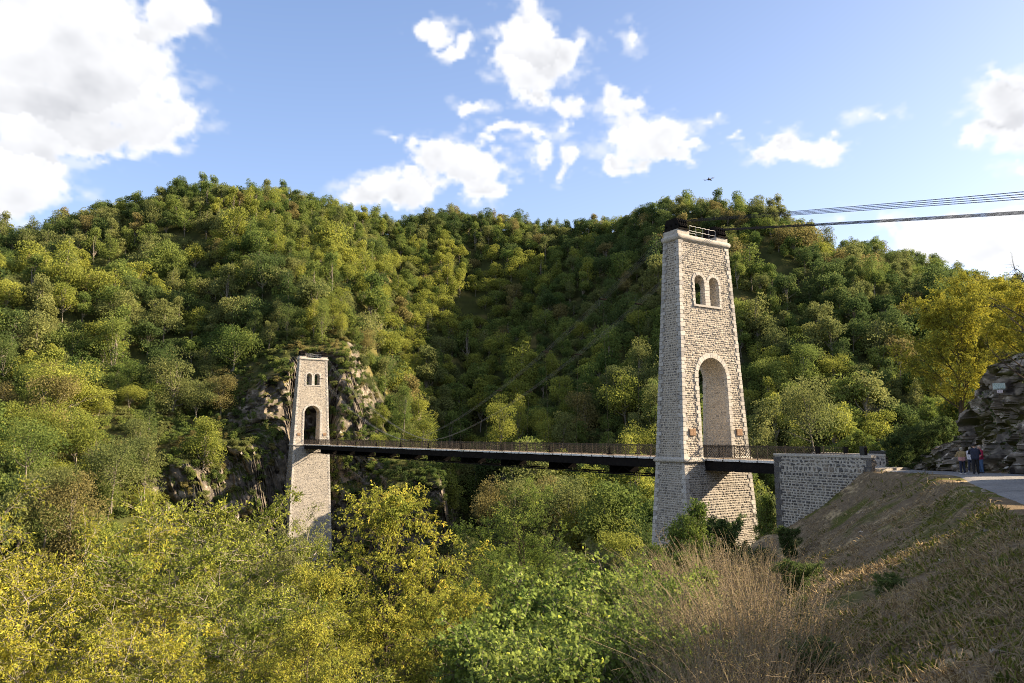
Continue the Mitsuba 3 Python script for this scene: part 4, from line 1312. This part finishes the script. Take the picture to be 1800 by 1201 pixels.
def build_forest():
    r = np.random.default_rng(77)
    P = scatter(5, lambda R: np.interp(R, [120, 200, 330, 450], [5.0, 4.9, 5.5, 6.0]), 122, 470, -46, 46, 42000)
    x, y = P[:, 0], P[:, 1]
    z = ground(x, y)
    sl = far_slope(x, y)
    R = np.hypot(x, y)
    px, py, D = pix(np.stack([x, y, z], -1))
    te = np.stack([(x - NEAR[0]) * U[0] + (y - NEAR[1]) * U[1], (x - NEAR[0]) * VV[0] + (y - NEAR[1]) * VV[1]], 1)
    keep = (near_height(x, y) < z - 1) & (z > -62)
    keep &= r.random(len(x)) > np.clip((sl - .95) * 1.1, 0, 1) * (R < 228)                             # few trees on bare rock
    keep &= ~((np.abs(te[:, 1]) < 8.5) & (te[:, 0] < 152))                                # clear of the bridge
    keep &= (meshkit.fbm(np.stack([x * .06, y * .06, 0 * x], -1), 2, 53) > .30) | (R > 315)
    spur = (px > 395) & (px < 640) & (R > 196) & (R < 222)
    keep &= ~(spur & (r.random(len(x)) > .15))
    grassy = (px > 150) & (px < 505) & (R > 190) & (R < 208)
    keep &= ~(grassy & (r.random(len(x)) > .10))
    keep &= ~((px > 560) & (px < 800) & (R > 190) & (R < 205) & (r.random(len(x)) > .2))
    x, y, z, R, px, sl = (q[keep] for q in (x, y, z, R, px, sl))
    n = len(x)
    patch = meshkit.fbm(np.stack([x * .018, y * .018, 0 * x], -1), 3, 9)
    patch2 = meshkit.fbm(np.stack([x * .03, y * .03, 0 * x + 5], -1), 2, 19)
    s = np.clip(np.exp(r.normal(-.02, .27, n)), .55, 1.75) * np.interp(R, [130, 200, 330], [.95, .98, 1.0])
    s = np.where(R > 305, np.clip(s, .7, 1.02), s)
    s *= np.where((px > 420) & (px < 700) & (R < 232), .62, 1)
    out = []
    for i in range(n):
        left = px[i] < 640
        v = patch[i] + r.normal() * .13 + (.06 if left else 0)
        hue = 'yellow' if v > .63 else 'green' if v > .50 else 'olive' if v > .36 else 'dark'
        if px[i] > 1150 and hue == 'yellow' and r.random() < .5:
            hue = 'olive'
        if r.random() < .035 or patch2[i] > .74 and r.random() < .3:
            hue = 'rust'
        out.append((x[i], y[i], z[i], s[i], s[i] * r.uniform(.85, 1.25), hue, R[i], px[i], r.integers(0, NPROTO), r.uniform(0, 360)))
    # which trees show: paint discs far to near into a small buffer
    order = sorted(range(n), key=lambda i: -out[i][6])
    buf = np.full((401, 600), -1)
    for i in order:
        o = out[i]
        cx, cy, d = pix(np.array([o[0], o[1], o[2] + 6 * o[4]]))
        rx, ry = FPX * 4.2 * o[3] / d / 3, FPX * 4.2 * o[4] / d / 3
        x0, x1, y0, y1 = int(max(cx / 3 - rx, 0)), int(min(cx / 3 + rx + 1, 600)), int(max(cy / 3 - ry, 0)), int(min(cy / 3 + ry + 1, 401))
        if x1 > x0 and y1 > y0:
            yy, xx = np.mgrid[y0:y1, x0:x1]
            buf[y0:y1, x0:x1][((xx - cx / 3) / rx) ** 2 + ((yy - cy / 3) / ry) ** 2 < 1] = i
    for x0, x1, y0 in ((0, 185, 290), (185, 330, 288), (380, 446, 325), (440, 600, 215), (382, 440, 130), (172, 195, 205), (170, 520, 258)):
        buf[y0:401 if y0 > 260 else 401, x0:x1] = -1
    seen = np.bincount(buf[buf >= 0], minlength=n)
    best = set(np.argsort(-seen)[:285].tolist()) & set(np.nonzero(seen > 12)[0].tolist())
    names = {'green': 'green', 'yellow': 'yellow-green', 'olive': 'olive green', 'dark': 'dark green', 'rust': 'brownish'}
    sky_edge = np.interp([o[7] for o in out], [c[0] for c in COLS], [c[1] for c in COLS])
    cnt, groups = 0, {}
    for i, o in enumerate(out):
        group = f"{'midtree' if o[6] < 235 and i in best else 'forest'}_{o[5]}_{o[8]}"
        if i in best:
            k = free('forest_tree')
            x_ = o[7]
            side = [w for lim, w in ((200, 'at the far left edge'), (470, 'left of the far tower'), (640, 'above the far tower'), (800, 'right of the far tower'), (960, 'above the bridge middle'), (1155, 'left of the near tower'),
                                     (1330, 'just right of the near tower'), (1480, 'above the stone abutment'), (9999, 'at the far right')) if x_ < lim][0]
            tp = float(pix(np.array([o[0], o[1], o[2] + 10 * o[4]]))[1])
            lev = (tp - sky_edge[i]) / (760 - sky_edge[i])
            where = 'on the skyline' if lev < .10 else 'high on the hill' if lev < .36 else 'halfway up the hill' if lev < .66 else 'low on the hill'
            groups.setdefault((names[o[5]], where, side), []).append((x_, k))
            inst(k, group, *o[:3], o[3], o[9], o[4])
        else:
            cnt += 1
            inst(f'forest__{cnt:03d}', group, *o[:3], o[3], o[9], o[4])
    nth = ('first', 'second', 'third', 'fourth', 'fifth', 'sixth', 'seventh', 'eighth', 'ninth', 'tenth', 'eleventh', 'twelfth')
    for (hue, where, side), m in groups.items():
        m.sort()
        for q, (_, k) in enumerate(m):
            tail = '' if len(m) == 1 else ', the left one' if len(m) == 2 and q == 0 else ', the right one' if len(m) == 2 else f', {nth[min(q, 11)]} from left'
            labels[k] = {'label': f'{hue} tree {where} {side}{tail}', 'category': 'tree', 'group': 'trees of the forest on the far hills'}
    labels['forest'] = {'label': 'dense autumn forest covering the far hills', 'category': 'forest', 'kind': 'stuff'}
    # young growth that fills the gaps under the trees
    Q = scatter(16, lambda R: np.interp(R, [150, 330], [3.4, 3.9]), 150, 400, -40, 40, 30000)
    x2, y2 = Q[:, 0], Q[:, 1]; z2 = ground(x2, y2); R2 = np.hypot(x2, y2)
    p2, _, _ = pix(np.stack([x2, y2, z2], -1))
    t0, t1 = (x2 - NEAR[0]) * U[0] + (y2 - NEAR[1]) * U[1], (x2 - NEAR[0]) * VV[0] + (y2 - NEAR[1]) * VV[1]
    ok = (near_height(x2, y2) < z2 - 1) & (z2 > -60) & (far_slope(x2, y2) < 1.25) & ~((np.abs(t1) < 8) & (t0 < 152)) & ~((p2 > 150) & (p2 < 800) & (R2 < 224))
    for a, b, c in zip(x2[ok], y2[ok], z2[ok]):
        cnt += 1
        s_ = r.uniform(.6, 1.3)
        inst(f'forest__{cnt:03d}', f"understorey_{('green', 'olive', 'dark')[r.integers(0, 3)]}", a, b, c - .3, s_, r.uniform(0, 360), s_ * r.uniform(.8, 1.5))
    # low growth on the spur, ledges and the edges of the cliffs
    Q = scatter(15, lambda R: np.interp(R, [150, 230], [1.5, 1.75]), 165, 232, -38, 6, 26000)
    x, y = Q[:, 0], Q[:, 1]; z = ground(x, y); sl = far_slope(x, y)
    px, py, D = pix(np.stack([x, y, z], -1))
    te0, te1 = (x - NEAR[0]) * U[0] + (y - NEAR[1]) * U[1], (x - NEAR[0]) * VV[0] + (y - NEAR[1]) * VV[1]
    keep = (z > -45) & (r.random(len(x)) > np.clip((sl - 1.3) * .45, 0, .80)) & ~((np.abs(te1) < 6.2) & (te0 < 144.5)) & (z > near_height(x, y) + 1)
    m = 0
    for a, b, c in zip(x[keep], y[keep], z[keep]):
        m += 1
        hue = ('green', 'olive', 'dark', 'rust')[r.choice(4, p=[.30, .36, .24, .10])]
        inst(f'undergrowth__{m:03d}', f'bush_{hue}', a, b, c - .2, r.uniform(.6, 1.7), r.uniform(0, 360), r.uniform(.5, 1.35))
    P, w = LEDGE[0]
    for i in r.choice(len(P), 1250, p=w / w.sum()):
        q = P[i]
        if abs((q[:2] - NEAR[:2]) @ VV[:2]) < 6.5 and (q[:2] - NEAR[:2]) @ U[:2] < 146:
            continue
        m += 1
        hue = ('green', 'olive', 'dark', 'rust')[r.choice(4, p=[.28, .40, .20, .12])]
        inst(f'undergrowth__{m:03d}', f'bush_{hue}', q[0], q[1], q[2] - .9, r.uniform(.5, 1.3), r.uniform(0, 360), r.uniform(.5, 1.2))
    labels['undergrowth'] = {'label': 'bushes and brambles over the rocky spur and ledges', 'category': 'undergrowth', 'kind': 'stuff'}
    return n, m


NF = build_forest()


PROTO_TOP = {}


def proto_top(group):
    if group not in PROTO_TOP:
        z = meshkit.WRITTEN[scene[group]['crown']['filename']][0][:, 2]
        PROTO_TOP[group] = float(np.percentile(z, 99.7))
    return PROTO_TOP[group]


def solo(label, group, px, py, R, s, name='tree', cat_='tree', grp=None, rot=0, stretch=1.0):
    """One tree whose top is seen at (px, py) from distance R; s is its scale, stretch its extra height."""
    P = survey(px, py, R)
    top = proto_top(group)
    z0 = float(ground(P[0], P[1])) - .2
    sz = s * stretch
    if P[2] - top * sz > z0:                # taller where the ground falls away
        sz = min((P[2] - z0) / top, sz * 1.45)
        s = s * (sz / (s * stretch)) ** .5
    k = thing(name, label, cat_, grp)
    inst(k, group, P[0], P[1], P[2] - top * sz, s, rot, sz)
    return k


# the large trees beyond the gorge, under the deck
for label, hue, q, px, py, R, w in (
    ('big olive oak crown below the middle of the deck, left one', 'olive', 0, 905, 822, 150, 1.35), ('wide brownish green oak crown below the deck, right of the middle', 'olive', 2, 1000, 838, 146, 1.5),
    ('yellow-green round tree below the deck beside the near tower', 'green', 1, 1068, 850, 140, 1.2), ('rust-tinged tree below the deck at the edge of the dark ravine', 'rust', 1, 862, 838, 160, .95),
    ('dark tree right beside the foot of the near tower', 'dark', 3, 1120, 905, 125, .9), ('golden tree low in front of the ravine left of the near tower', 'yellow', 0, 1098, 915, 118, .85),
    ('olive tree in the gap between the near tower and the abutment', 'olive', 1, 1338, 855, 118, .8), ('leafy tree beyond the far left trees, in the lower forest', 'olive', 0, 90, 800, 150, .9),
    ('bright green bushy tree at the left edge halfway down', 'green', 2, 55, 735, 168, .95), ('golden brown tree standing before the dark forest at left', 'rust', 0, 90, 640, 196, 1.15),
    ('pale olive tree left of the dark cliff', 'olive', 2, 205, 770, 170, .95), ('olive tree on the ledge above the dark cliff', 'olive', 0, 262, 752, 176, .85),
    ('brownish tree low in front of the cliff at left', 'rust', 2, 130, 830, 150, 1.0), ('rounded silver-green tree low on the shaded right hill', 'olive', 2, 1420, 665, 165, 1.2),
    ('golden bush-like tree behind the deck, right of the far spur', 'yellow', 0, 880, 695, 205, .95), ('ivy-clad slim tree behind the bridge cables', 'green', 3, 712, 672, 215, .62)):
    solo(label, f'midtree_{hue}_{q}', px, py, R, w, 'valley_tree', rot=37 * len(label) % 360)
solo('small dark conifer on the grassy ledge at left', 'conifer_proto', 266, 690, 197, .7, 'conifer_tree')

# ------------------------------------------------------------------ trees on the near bank
w, c = near_tree(11, 11, 3.7, .12, 34, 9, 6, 16, .11, .44, rise=.70, droop=.6, shape='egg', wob=.02, twig=.5, r0=.075, sub=.75)
shapegroup('cherry_proto', w, 'bark_dark', c, 'leaf_near_cherry')
w, c = near_tree(12, 9, 4.0, .20, 30, 10, 7, 15, .095, .56, rise=.30, droop=.15, flat=.8, shape='dome', twig=.5, r0=.085)
shapegroup('beech_proto', w, 'bark', c, 'leaf_near_green')
w, c = near_tree(13, 9, 3.9, .18, 15, 10, 7, 16, .105, .40, rise=.60, droop=.45, flat=.4, shape='oval', twig=.55, multi=2, r0=.085)
shapegroup('ash_proto', w, 'bark', c, 'leaf_near_yellow')
w, c = near_tree(14, 4.2, 2.3, .08, 10, 7, 5, 8, .125, .80, True, rise=1.05, droop=.2, shape='oval', multi=11, twig=.42, r0=.06)
shapegroup('hazel_proto', w, 'bark', c, 'leaf_near_hazel')
w, c = near_tree(15, 15, 4.2, .42, 12, 9, 7, 16, .14, .44, rise=.8, droop=.25, shape='dome', multi=3, twig=.65, r0=.14)
shapegroup('maple_proto', w, 'bark_dark', c, 'leaf_near_hazel')
w, c = near_tree(16, 14, 3.6, .30, 12, 9, 7, 15, .125, .38, rise=.8, droop=.35, shape='oval', multi=3, twig=.65, r0=.11)
shapegroup('willow_proto', w, 'bark', c, 'leaf_olive')
w, c = near_tree(17, 5, 1.7, .06, 18, 7, 6, 11, .125, .55, rise=.8, droop=.3, shape='cone', multi=2, twig=.42, r0=.05)
shapegroup('sapling_proto', w, 'bark', c, 'leaf_near_hazel')
w, c = near_tree(18, 4.4, 1.9, .04, 14, 8, 6, 12, .12, .65, rise=.6, droop=.3, shape='oval', multi=3, twig=.38, r0=.07)
shapegroup('ivy_proto', w, 'bark_dark', c, 'leaf_dark')
w, c = near_tree(19, 8, 4.0, .20, 26, 10, 8, 14, .15, .5, rise=.55, droop=.3, shape='dome', twig=.6, r0=.12, wob=.06)
shapegroup('oak_proto', w, 'bark_dark', c, 'leaf_near_yellow')
w, c = near_tree(20, 7, 3.2, .3, 14, 8, 4, 5, .08, .5, rise=.4, droop=.1, shape='dome', twig=.5, r0=.16, wob=.08, bare=.75)
shapegroup('bare_proto', w, 'bark_dark', c, 'leaf_dark')
for q in range(2):
    w, c = dry_thicket(30 + q, 1.3, 3.4, 900, 8000)
    shapegroup(f'thicket_proto_{q}', w, 'dry_stem', c, 'leaf_dry')

SOLO = [  # label, prototype, pixel of the top, distance, scale, name
    ('yellow feathery tree at the far left edge of the foreground', 'ash_proto', 40, 862, 27, 1.05, 'ash_tree'),
    ('second yellow feathery tree, its crown right of the first at left', 'ash_proto', 165, 925, 24, .88, 'ash_tree'),
    ('golden tree low in the bottom left corner', 'ash_proto', 30, 1010, 17, .70, 'ash_tree'),
    ('golden feathery tree at the bottom edge, right of the corner one', 'ash_proto', 170, 1060, 15, .62, 'ash_tree'),
    ('layered green beech left of the far tower foot', 'beech_proto', 400, 868, 30, 1.08, 'beech_tree'),
    ('broad layered beech in front of the taller one', 'beech_proto', 290, 945, 23, .88, 'beech_tree'),
    ('layered green beech low at the bottom, right of the left corner', 'beech_proto', 420, 1045, 16, .72, 'beech_tree'),
    ('thin olive tree veiling the far tower foot', 'willow_proto', 505, 905, 36, .75, 'willow_tree'),
    ('olive tree between the layered beech and the far tower foot', 'willow_proto', 478, 950, 30, .65, 'willow_tree'),
    ('upright cherry with red-tinged yellow leaves in the middle foreground', 'cherry_proto', 672, 858, 23, 1.05, 'cherry_tree'),
    ('smaller cherry left of the tall cherry', 'cherry_proto', 545, 1000, 20, .55, 'cherry_tree'),
    ('leafy cherry at the bottom edge below the tall cherry', 'cherry_proto', 790, 1040, 17, .62, 'cherry_tree'),
    ('cherry at the bottom edge left of the middle', 'cherry_proto', 560, 1080, 14, .50, 'cherry_tree'),
    ('bright green domed tree with dark forked stems right of the cherry', 'maple_proto', 905, 846, 42, .85, 'maple_tree'),
    ('low olive tree between the cherry and the domed tree', 'willow_proto', 805, 950, 40, .6, 'willow_tree'),
    ('grey-green slender tree right of the domed tree', 'willow_proto', 985, 945, 50, .72, 'willow_tree'),
    ('slender olive tree left of the near tower foot', 'willow_proto', 1062, 948, 54, .75, 'willow_tree'),
    ('small olive tree just left of the near tower base', 'willow_proto', 1125, 962, 50, .62, 'willow_tree'),
    ('green tree low behind the hazel on its left', 'maple_proto', 850, 975, 34, .55, 'maple_tree'),
    ('green tree low behind the hazels, below the domed tree', 'maple_proto', 960, 985, 36, .55, 'maple_tree'),
    ('lush green hazel with large round leaves, the left one', 'hazel_proto', 930, 1040, 17, .85, 'hazel_bush'),
    ('lush green hazel with large round leaves, the middle one', 'hazel_proto', 1010, 1005, 19, .95, 'hazel_bush'),
    ('yellow-tipped hazel on the right of the green hazels', 'hazel_proto', 1095, 1000, 20, .85, 'hazel_bush'),
    ('low hazel at the bottom edge between cherry and hazels', 'hazel_proto', 880, 1095, 14, .65, 'hazel_bush'),
    ('low hazel nearest the camera at the bottom edge', 'hazel_proto', 965, 1120, 10, .55, 'hazel_bush'),
    ('low hazel at the bottom edge left of the dry thicket', 'hazel_proto', 1035, 1085, 13, .70, 'hazel_bush'),
    ('hazel at the bottom edge beside the dry stalks', 'hazel_proto', 1120, 1065, 13, .70, 'hazel_bush'),
    ('hazel just left of the dry stalks', 'hazel_proto', 1165, 1010, 18, .70, 'hazel_bush'),
    ('hazel low at the bottom edge, right of the other hazels', 'hazel_proto', 1190, 1085, 10.5, .50, 'hazel_bush'),
    ('leafy sapling between hazels and dry stalks', 'sapling_proto', 1195, 1000, 20, .7, 'sapling'),
    ('bright green sapling standing before the near tower', 'sapling_proto', 1203, 886, 40, 1.05, 'sapling'),
    ('second green sapling at the foot of the bright one', 'sapling_proto', 1165, 965, 36, .80, 'sapling'),
    ('green sapling low between the hazels and the near tower', 'sapling_proto', 1225, 975, 34, .70, 'sapling'),
    ('dark ivy-covered bush against the near tower base', 'ivy_proto', 1263, 908, 50, .85, 'ivy_bush'),
    ('dark bush at the right foot of the near tower', 'ivy_proto', 1320, 962, 47, .75, 'ivy_bush'),
    ('yellow leafy shrub behind the parapet of the abutment', 'sapling_proto', 1492, 757, 78, .95, 'shrub'),
    ('smaller yellow shrub behind the black box on the parapet', 'sapling_proto', 1534, 768, 76, .75, 'shrub'),
    ('dark hedge-like shrub where the path meets the abutment', 'ivy_proto', 1612, 748, 70.5, .75, 'shrub'),
    ('dark shrub at the far end of the path by the abutment', 'ivy_proto', 1578, 764, 68, .6, 'shrub'),
    ('dark shrub against the left edge of the rock', 'ivy_proto', 1645, 735, 77, .75, 'shrub'),
    ('bright yellow bush catching the sun left of the rock', 'sapling_proto', 1668, 690, 80, 1.1, 'shrub'),
    ('sunlit yellow bush above the dark hedge', 'sapling_proto', 1628, 700, 82, 1.1, 'shrub'),
    ('large golden oak on the slope above the bend of the path', 'oak_proto', 1672, 505, 70, 1.0, 'oak_tree'),
    ('olive oak behind the golden oak, nearer the right edge', 'oak_proto', 1735, 478, 76, 1.0, 'oak_tree'),
    ('green oak crown at the right edge above the rock', 'oak_proto', 1800, 505, 62, .85, 'oak_tree'),
    ('half bare dark tree leaning in at the right edge', 'bare_proto', 1825, 440, 52, .95, 'bare_tree')]
for i, (label, proto, px, py, R, s, name) in enumerate(SOLO):
    solo(label, proto, px, py, R, s, name, 'shrub' if name in ('shrub', 'hazel_bush', 'ivy_bush', 'sapling') else 'tree', rot=(i * 67) % 360)
for i, (label, px, py, R, s) in enumerate((
    ('tall thicket of dry brown stalks left of the bare bank', 1255, 1000, 11, .62), ('tall thicket of pale dry stalks at the foot of the bank', 1315, 1000, 10.5, .62),
    ('pale dry stalks at the bottom edge against the bank', 1345, 1030, 9, .60),
    ('dry brown thicket behind the stalks, below the near tower', 1290, 945, 25, 1.2), ('dry thicket lowest at the bottom edge beside the bank', 1275, 1100, 7.5, .5),
    ('brown thicket below the abutment corner', 1375, 970, 29, 1.1), ('dry thicket in front of the near tower foot', 1240, 955, 33, 1.4))):
    solo(label, f'thicket_proto_{i % 2}', px, py, R, s, 'dry_thicket', 'thicket', rot=i * 50)
for i, (q, s, label) in enumerate(((.21, .42, 'low ivy bush on the crest of the rock, nearest the hedge'), (.27, .5, 'ivy bush on the crest of the rock above the panel'), (.33, .5, 'ivy bush on top of the rock at the right edge'))):
    p = RF[int(q * RF.shape[0]), -8]
    k = thing('ivy_bush', label, 'shrub')
    inst(k, 'ivy_proto', p[0], p[1], p[2] - .6, s, 77 * i)
for i, (label, proto, px, py, R, s) in enumerate((
    ('low dark bramble at the edge of the bank, above the pale stalks', 'ivy_proto', 1405, 985, 24, .34), ('small bramble with yellow leaves on the lower edge of the bank', 'sapling_proto', 1408, 1045, 12, .14),
    ('dark bramble clump low on the bank, near the bottom edge', 'ivy_proto', 1420, 1120, 9, .16), ('low green weed clump halfway down the bank', 'ivy_proto', 1560, 1010, 16, .16),
    ('green weed clump at the right edge of the bank', 'sapling_proto', 1775, 985, 13, .12), ('bush growing against the foot of the abutment wall', 'ivy_proto', 1385, 925, 54, .35),
    ('yellow bush behind the gap between tower and abutment', 'sapling_proto', 1345, 870, 72, .9))):
    solo(label, proto, px, py, R, s, 'bramble_bush', 'shrub', rot=i * 71)
# trees of the hill above the path: their crowns lie beyond the right edge and shade path and bank
rs = np.random.default_rng(4)
HILL = scatter(25, lambda R: 5.2 + 0 * R, 8, 95, 30, 125, 3000)
d = crest_distance(HILL[:, 0], HILL[:, 1])
m = 0
for (x, y), dd in zip(HILL, d):
    if dd > -11.5 or (y > 56 and x < 60) or 36.5 < y - .184 * (x - 31) < 44 or 21 < y - .184 * (x - 21) < 26.5 or math.degrees(math.atan2(x, y)) < 36.6:
        continue
    m += 1
    inst(f'hill_trees__{m:03d}', f'forest_{("olive", "green", "yellow")[m % 3]}_{m % NPROTO}', x, y, float(ground(x, y)) - .3, rs.uniform(.28, .5) * (1.0 if y > 30 else .7), rs.uniform(0, 360))
labels['hill_trees'] = {'label': 'trees on the hill above the path', 'category': 'trees', 'kind': 'stuff'}


# ------------------------------------------------------------------ ground cover on the bank
def bank_points(r, n, r0, r1, a0, a1, power=1.0):
    a = np.radians(r.uniform(a0, a1, n)); R = r0 * (r1 / r0) ** r.random(n)
    return R * np.sin(a), R * np.cos(a), R


def blades(seed, n, length, width, mat, key, label, cat_, tilt, cond, r1=62, down=0.):
    r = np.random.default_rng(seed)
    x, y, R = bank_points(r, n // 14, 4, r1, -8, 39)
    x, y, R = np.repeat(x, 14), np.repeat(y, 14), np.repeat(R, 14)
    sp = .045 * np.interp(R, [4, 60], [.8, 4.5]) * np.repeat(r.uniform(.5, 2.5, len(x) // 14), 14)
    x, y = x + r.normal(size=len(x)) * sp, y + r.normal(size=len(x)) * sp
    k = cond(x, y, r)
    x, y, R = x[k], y[k], R[k]
    z = ground(x, y)
    e = .4
    gx, gy = (ground(x + e, y) - z) / e, (ground(x, y + e) - z) / e
    nn = norm(np.stack([-gx, -gy, 1 + 0 * x], 1))
    dirs = norm(nn * (1 - tilt) + r.normal(size=(len(x), 3)) * tilt + np.stack([-gx, -gy, 0 * x], 1) * down)
    L = length * r.uniform(.4, 1.4, len(x)) * np.interp(R, [4, 15, 60], [.5, 1, 2.2])
    pos = np.stack([x, y, z], 1) + nn * .02
    v, f, uv = leaves(pos, dirs, r.normal(size=(len(x), 3)), L, width / length, uvx=r.random(len(x)), uvy=r.random(len(x)), fold=.05)
    scene[key] = mikit.ply((v, f), mat, uv=uv)
    labels[key] = {'label': label, 'category': cat_, 'kind': 'stuff'}


def nz(x, y, s, seed):
    return meshkit.fbm(np.stack([x * s, y * s, 0 * x], -1), 3, seed)


on_bank = lambda x, y: (crest_distance(x, y) > .1) & (crest_distance(x, y) < 22)
blades(51, 130000, .15, .012, 'straw', 'dry_grass', 'dry straw-coloured grass and bramble litter on the bank', 'grass', .62, lambda x, y, r: on_bank(x, y) & (r.random(len(x)) < .25 + 1.3 * np.clip(nz(x, y, .28, 3) - .42, 0, 1) * 3), down=.5)
blades(52, 70000, .13, .028, 'grass', 'green_grass', 'green grass tufts and herbs along the edge of the path and on the bank', 'grass', .45, lambda x, y, r: ((on_bank(x, y)) | ((crest_distance(x, y) < -5.2) & (crest_distance(x, y) > -6.4))) & (nz(x, y, .33, 6) + .22 * (np.abs(crest_distance(x, y)) < 1.6) > .56))


def bank_stones(seed, n):
    r = np.random.default_rng(seed)
    x, y, R = bank_points(r, n, 4.5, 60, 5, 38)
    k = (crest_distance(x, y) > -.6) & (crest_distance(x, y) < 20) | ((crest_distance(x, y) < -5.0) & (crest_distance(x, y) > -6.2))
    ps = []
    for a, b, c in zip(x[k], y[k], R[k]):
        s = r.uniform(.02, .07) * np.interp(c, [5, 40], [.8, 2.2])
        v = r.normal(size=(9, 3)); v = norm(v) * s * np.array([1.2, .9, .6]) * r.uniform(.7, 1.2, (9, 1))
        h = trimesh.convex.convex_hull(v)
        ps.append((np.array(h.vertices) + [a, b, float(ground(a, b)) + s * .25], h.faces))
    scene['bank_stones'] = mikit.ply(cat(ps), 'rock')
    labels['bank_stones'] = {'label': 'loose stones on the bank and beside the path', 'category': 'stones', 'kind': 'stuff'}


bank_stones(63, 1100)


def sticks(seed, n):
    r = np.random.default_rng(seed)
    x, y, R = bank_points(r, n, 4.5, 60, 8, 38)
    k = on_bank(x, y)
    x, y, R = x[k], y[k], R[k]
    a = r.uniform(0, 2 * PI, len(x)); L = r.uniform(.2, 1.0, len(x)) * np.interp(R, [5, 18, 40], [.3, .7, 1.6])
    q = np.linspace(-.5, .5, 5)
    X = x[:, None] + np.cos(a)[:, None] * L[:, None] * q; Y = y[:, None] + np.sin(a)[:, None] * L[:, None] * q
    Z = ground(X, Y) + .05 + np.abs(r.normal(size=X.shape)) * .05 + (r.uniform(0, .35, len(x)) * L)[:, None] * np.clip(q + .5, 0, 1) ** 2
    P = np.stack([X, Y, Z], -1) + r.normal(size=X.shape + (3,)) * .03
    v = tubes(P, np.linspace(1, .35, 5)[None] * (r.uniform(.003, .009, len(x)) * np.interp(R, [5, 18, 40], [.4, .9, 2.2]))[:, None], 4)
    scene['fallen_twigs'] = mikit.ply(v, 'dry_stem')
    labels['fallen_twigs'] = {'label': 'cut twigs and bramble stems lying on the bank', 'category': 'twigs', 'kind': 'stuff'}


sticks(61, 3000)


def grass_on_rock():
    r = np.random.default_rng(71)
    n, m = RF.shape[:2]
    N = 26000
    i, j = r.integers(0, n - 1, N), r.integers(0, m - 1, N)
    P = RF[i, j]
    keep = (meshkit.fbm(P * .45, 3, 9) + .35 * (j / m > .86) > .56)
    P = P[keep]
    d = norm(r.normal(size=P.shape) * .7 + np.array([-.5, -.3, .3]))
    v, f, uv = leaves(P, d, r.normal(size=P.shape), .22 * r.uniform(.4, 1.4, len(P)), .3, uvx=r.random(len(P)), uvy=r.random(len(P)))
    scene['rock_plants'] = mikit.ply((v, f), 'leaf_dark', uv=uv)
    labels['rock_plants'] = {'label': 'moss, ivy and small plants clinging to the rock face', 'category': 'plants', 'kind': 'stuff'}


grass_on_rock()

# wooden fence on the track at left
fe = thing('wooden_fence', 'short grey wooden fence beside the track on the left hillside', 'fence')
F0, F1 = survey(106, 764, 193), survey(134, 764, 196)
for s in np.linspace(0, 1, 4):
    p = F0 * (1 - s) + F1 * s
    part(fe, 'post', obox(p + [0, 0, -.5], [1, 0, 0], [0, 1, 0], [0, 0, 1], .07, .07, 1.1), 'bark')
for dz in (-.1, .45):
    part(fe, 'rail', tubes(np.array([[F0 + [0, -.1, dz], (F0 + F1) / 2 + [0, -.1, dz], F1 + [0, -.1, dz]]]), .06, 5), 'bark')
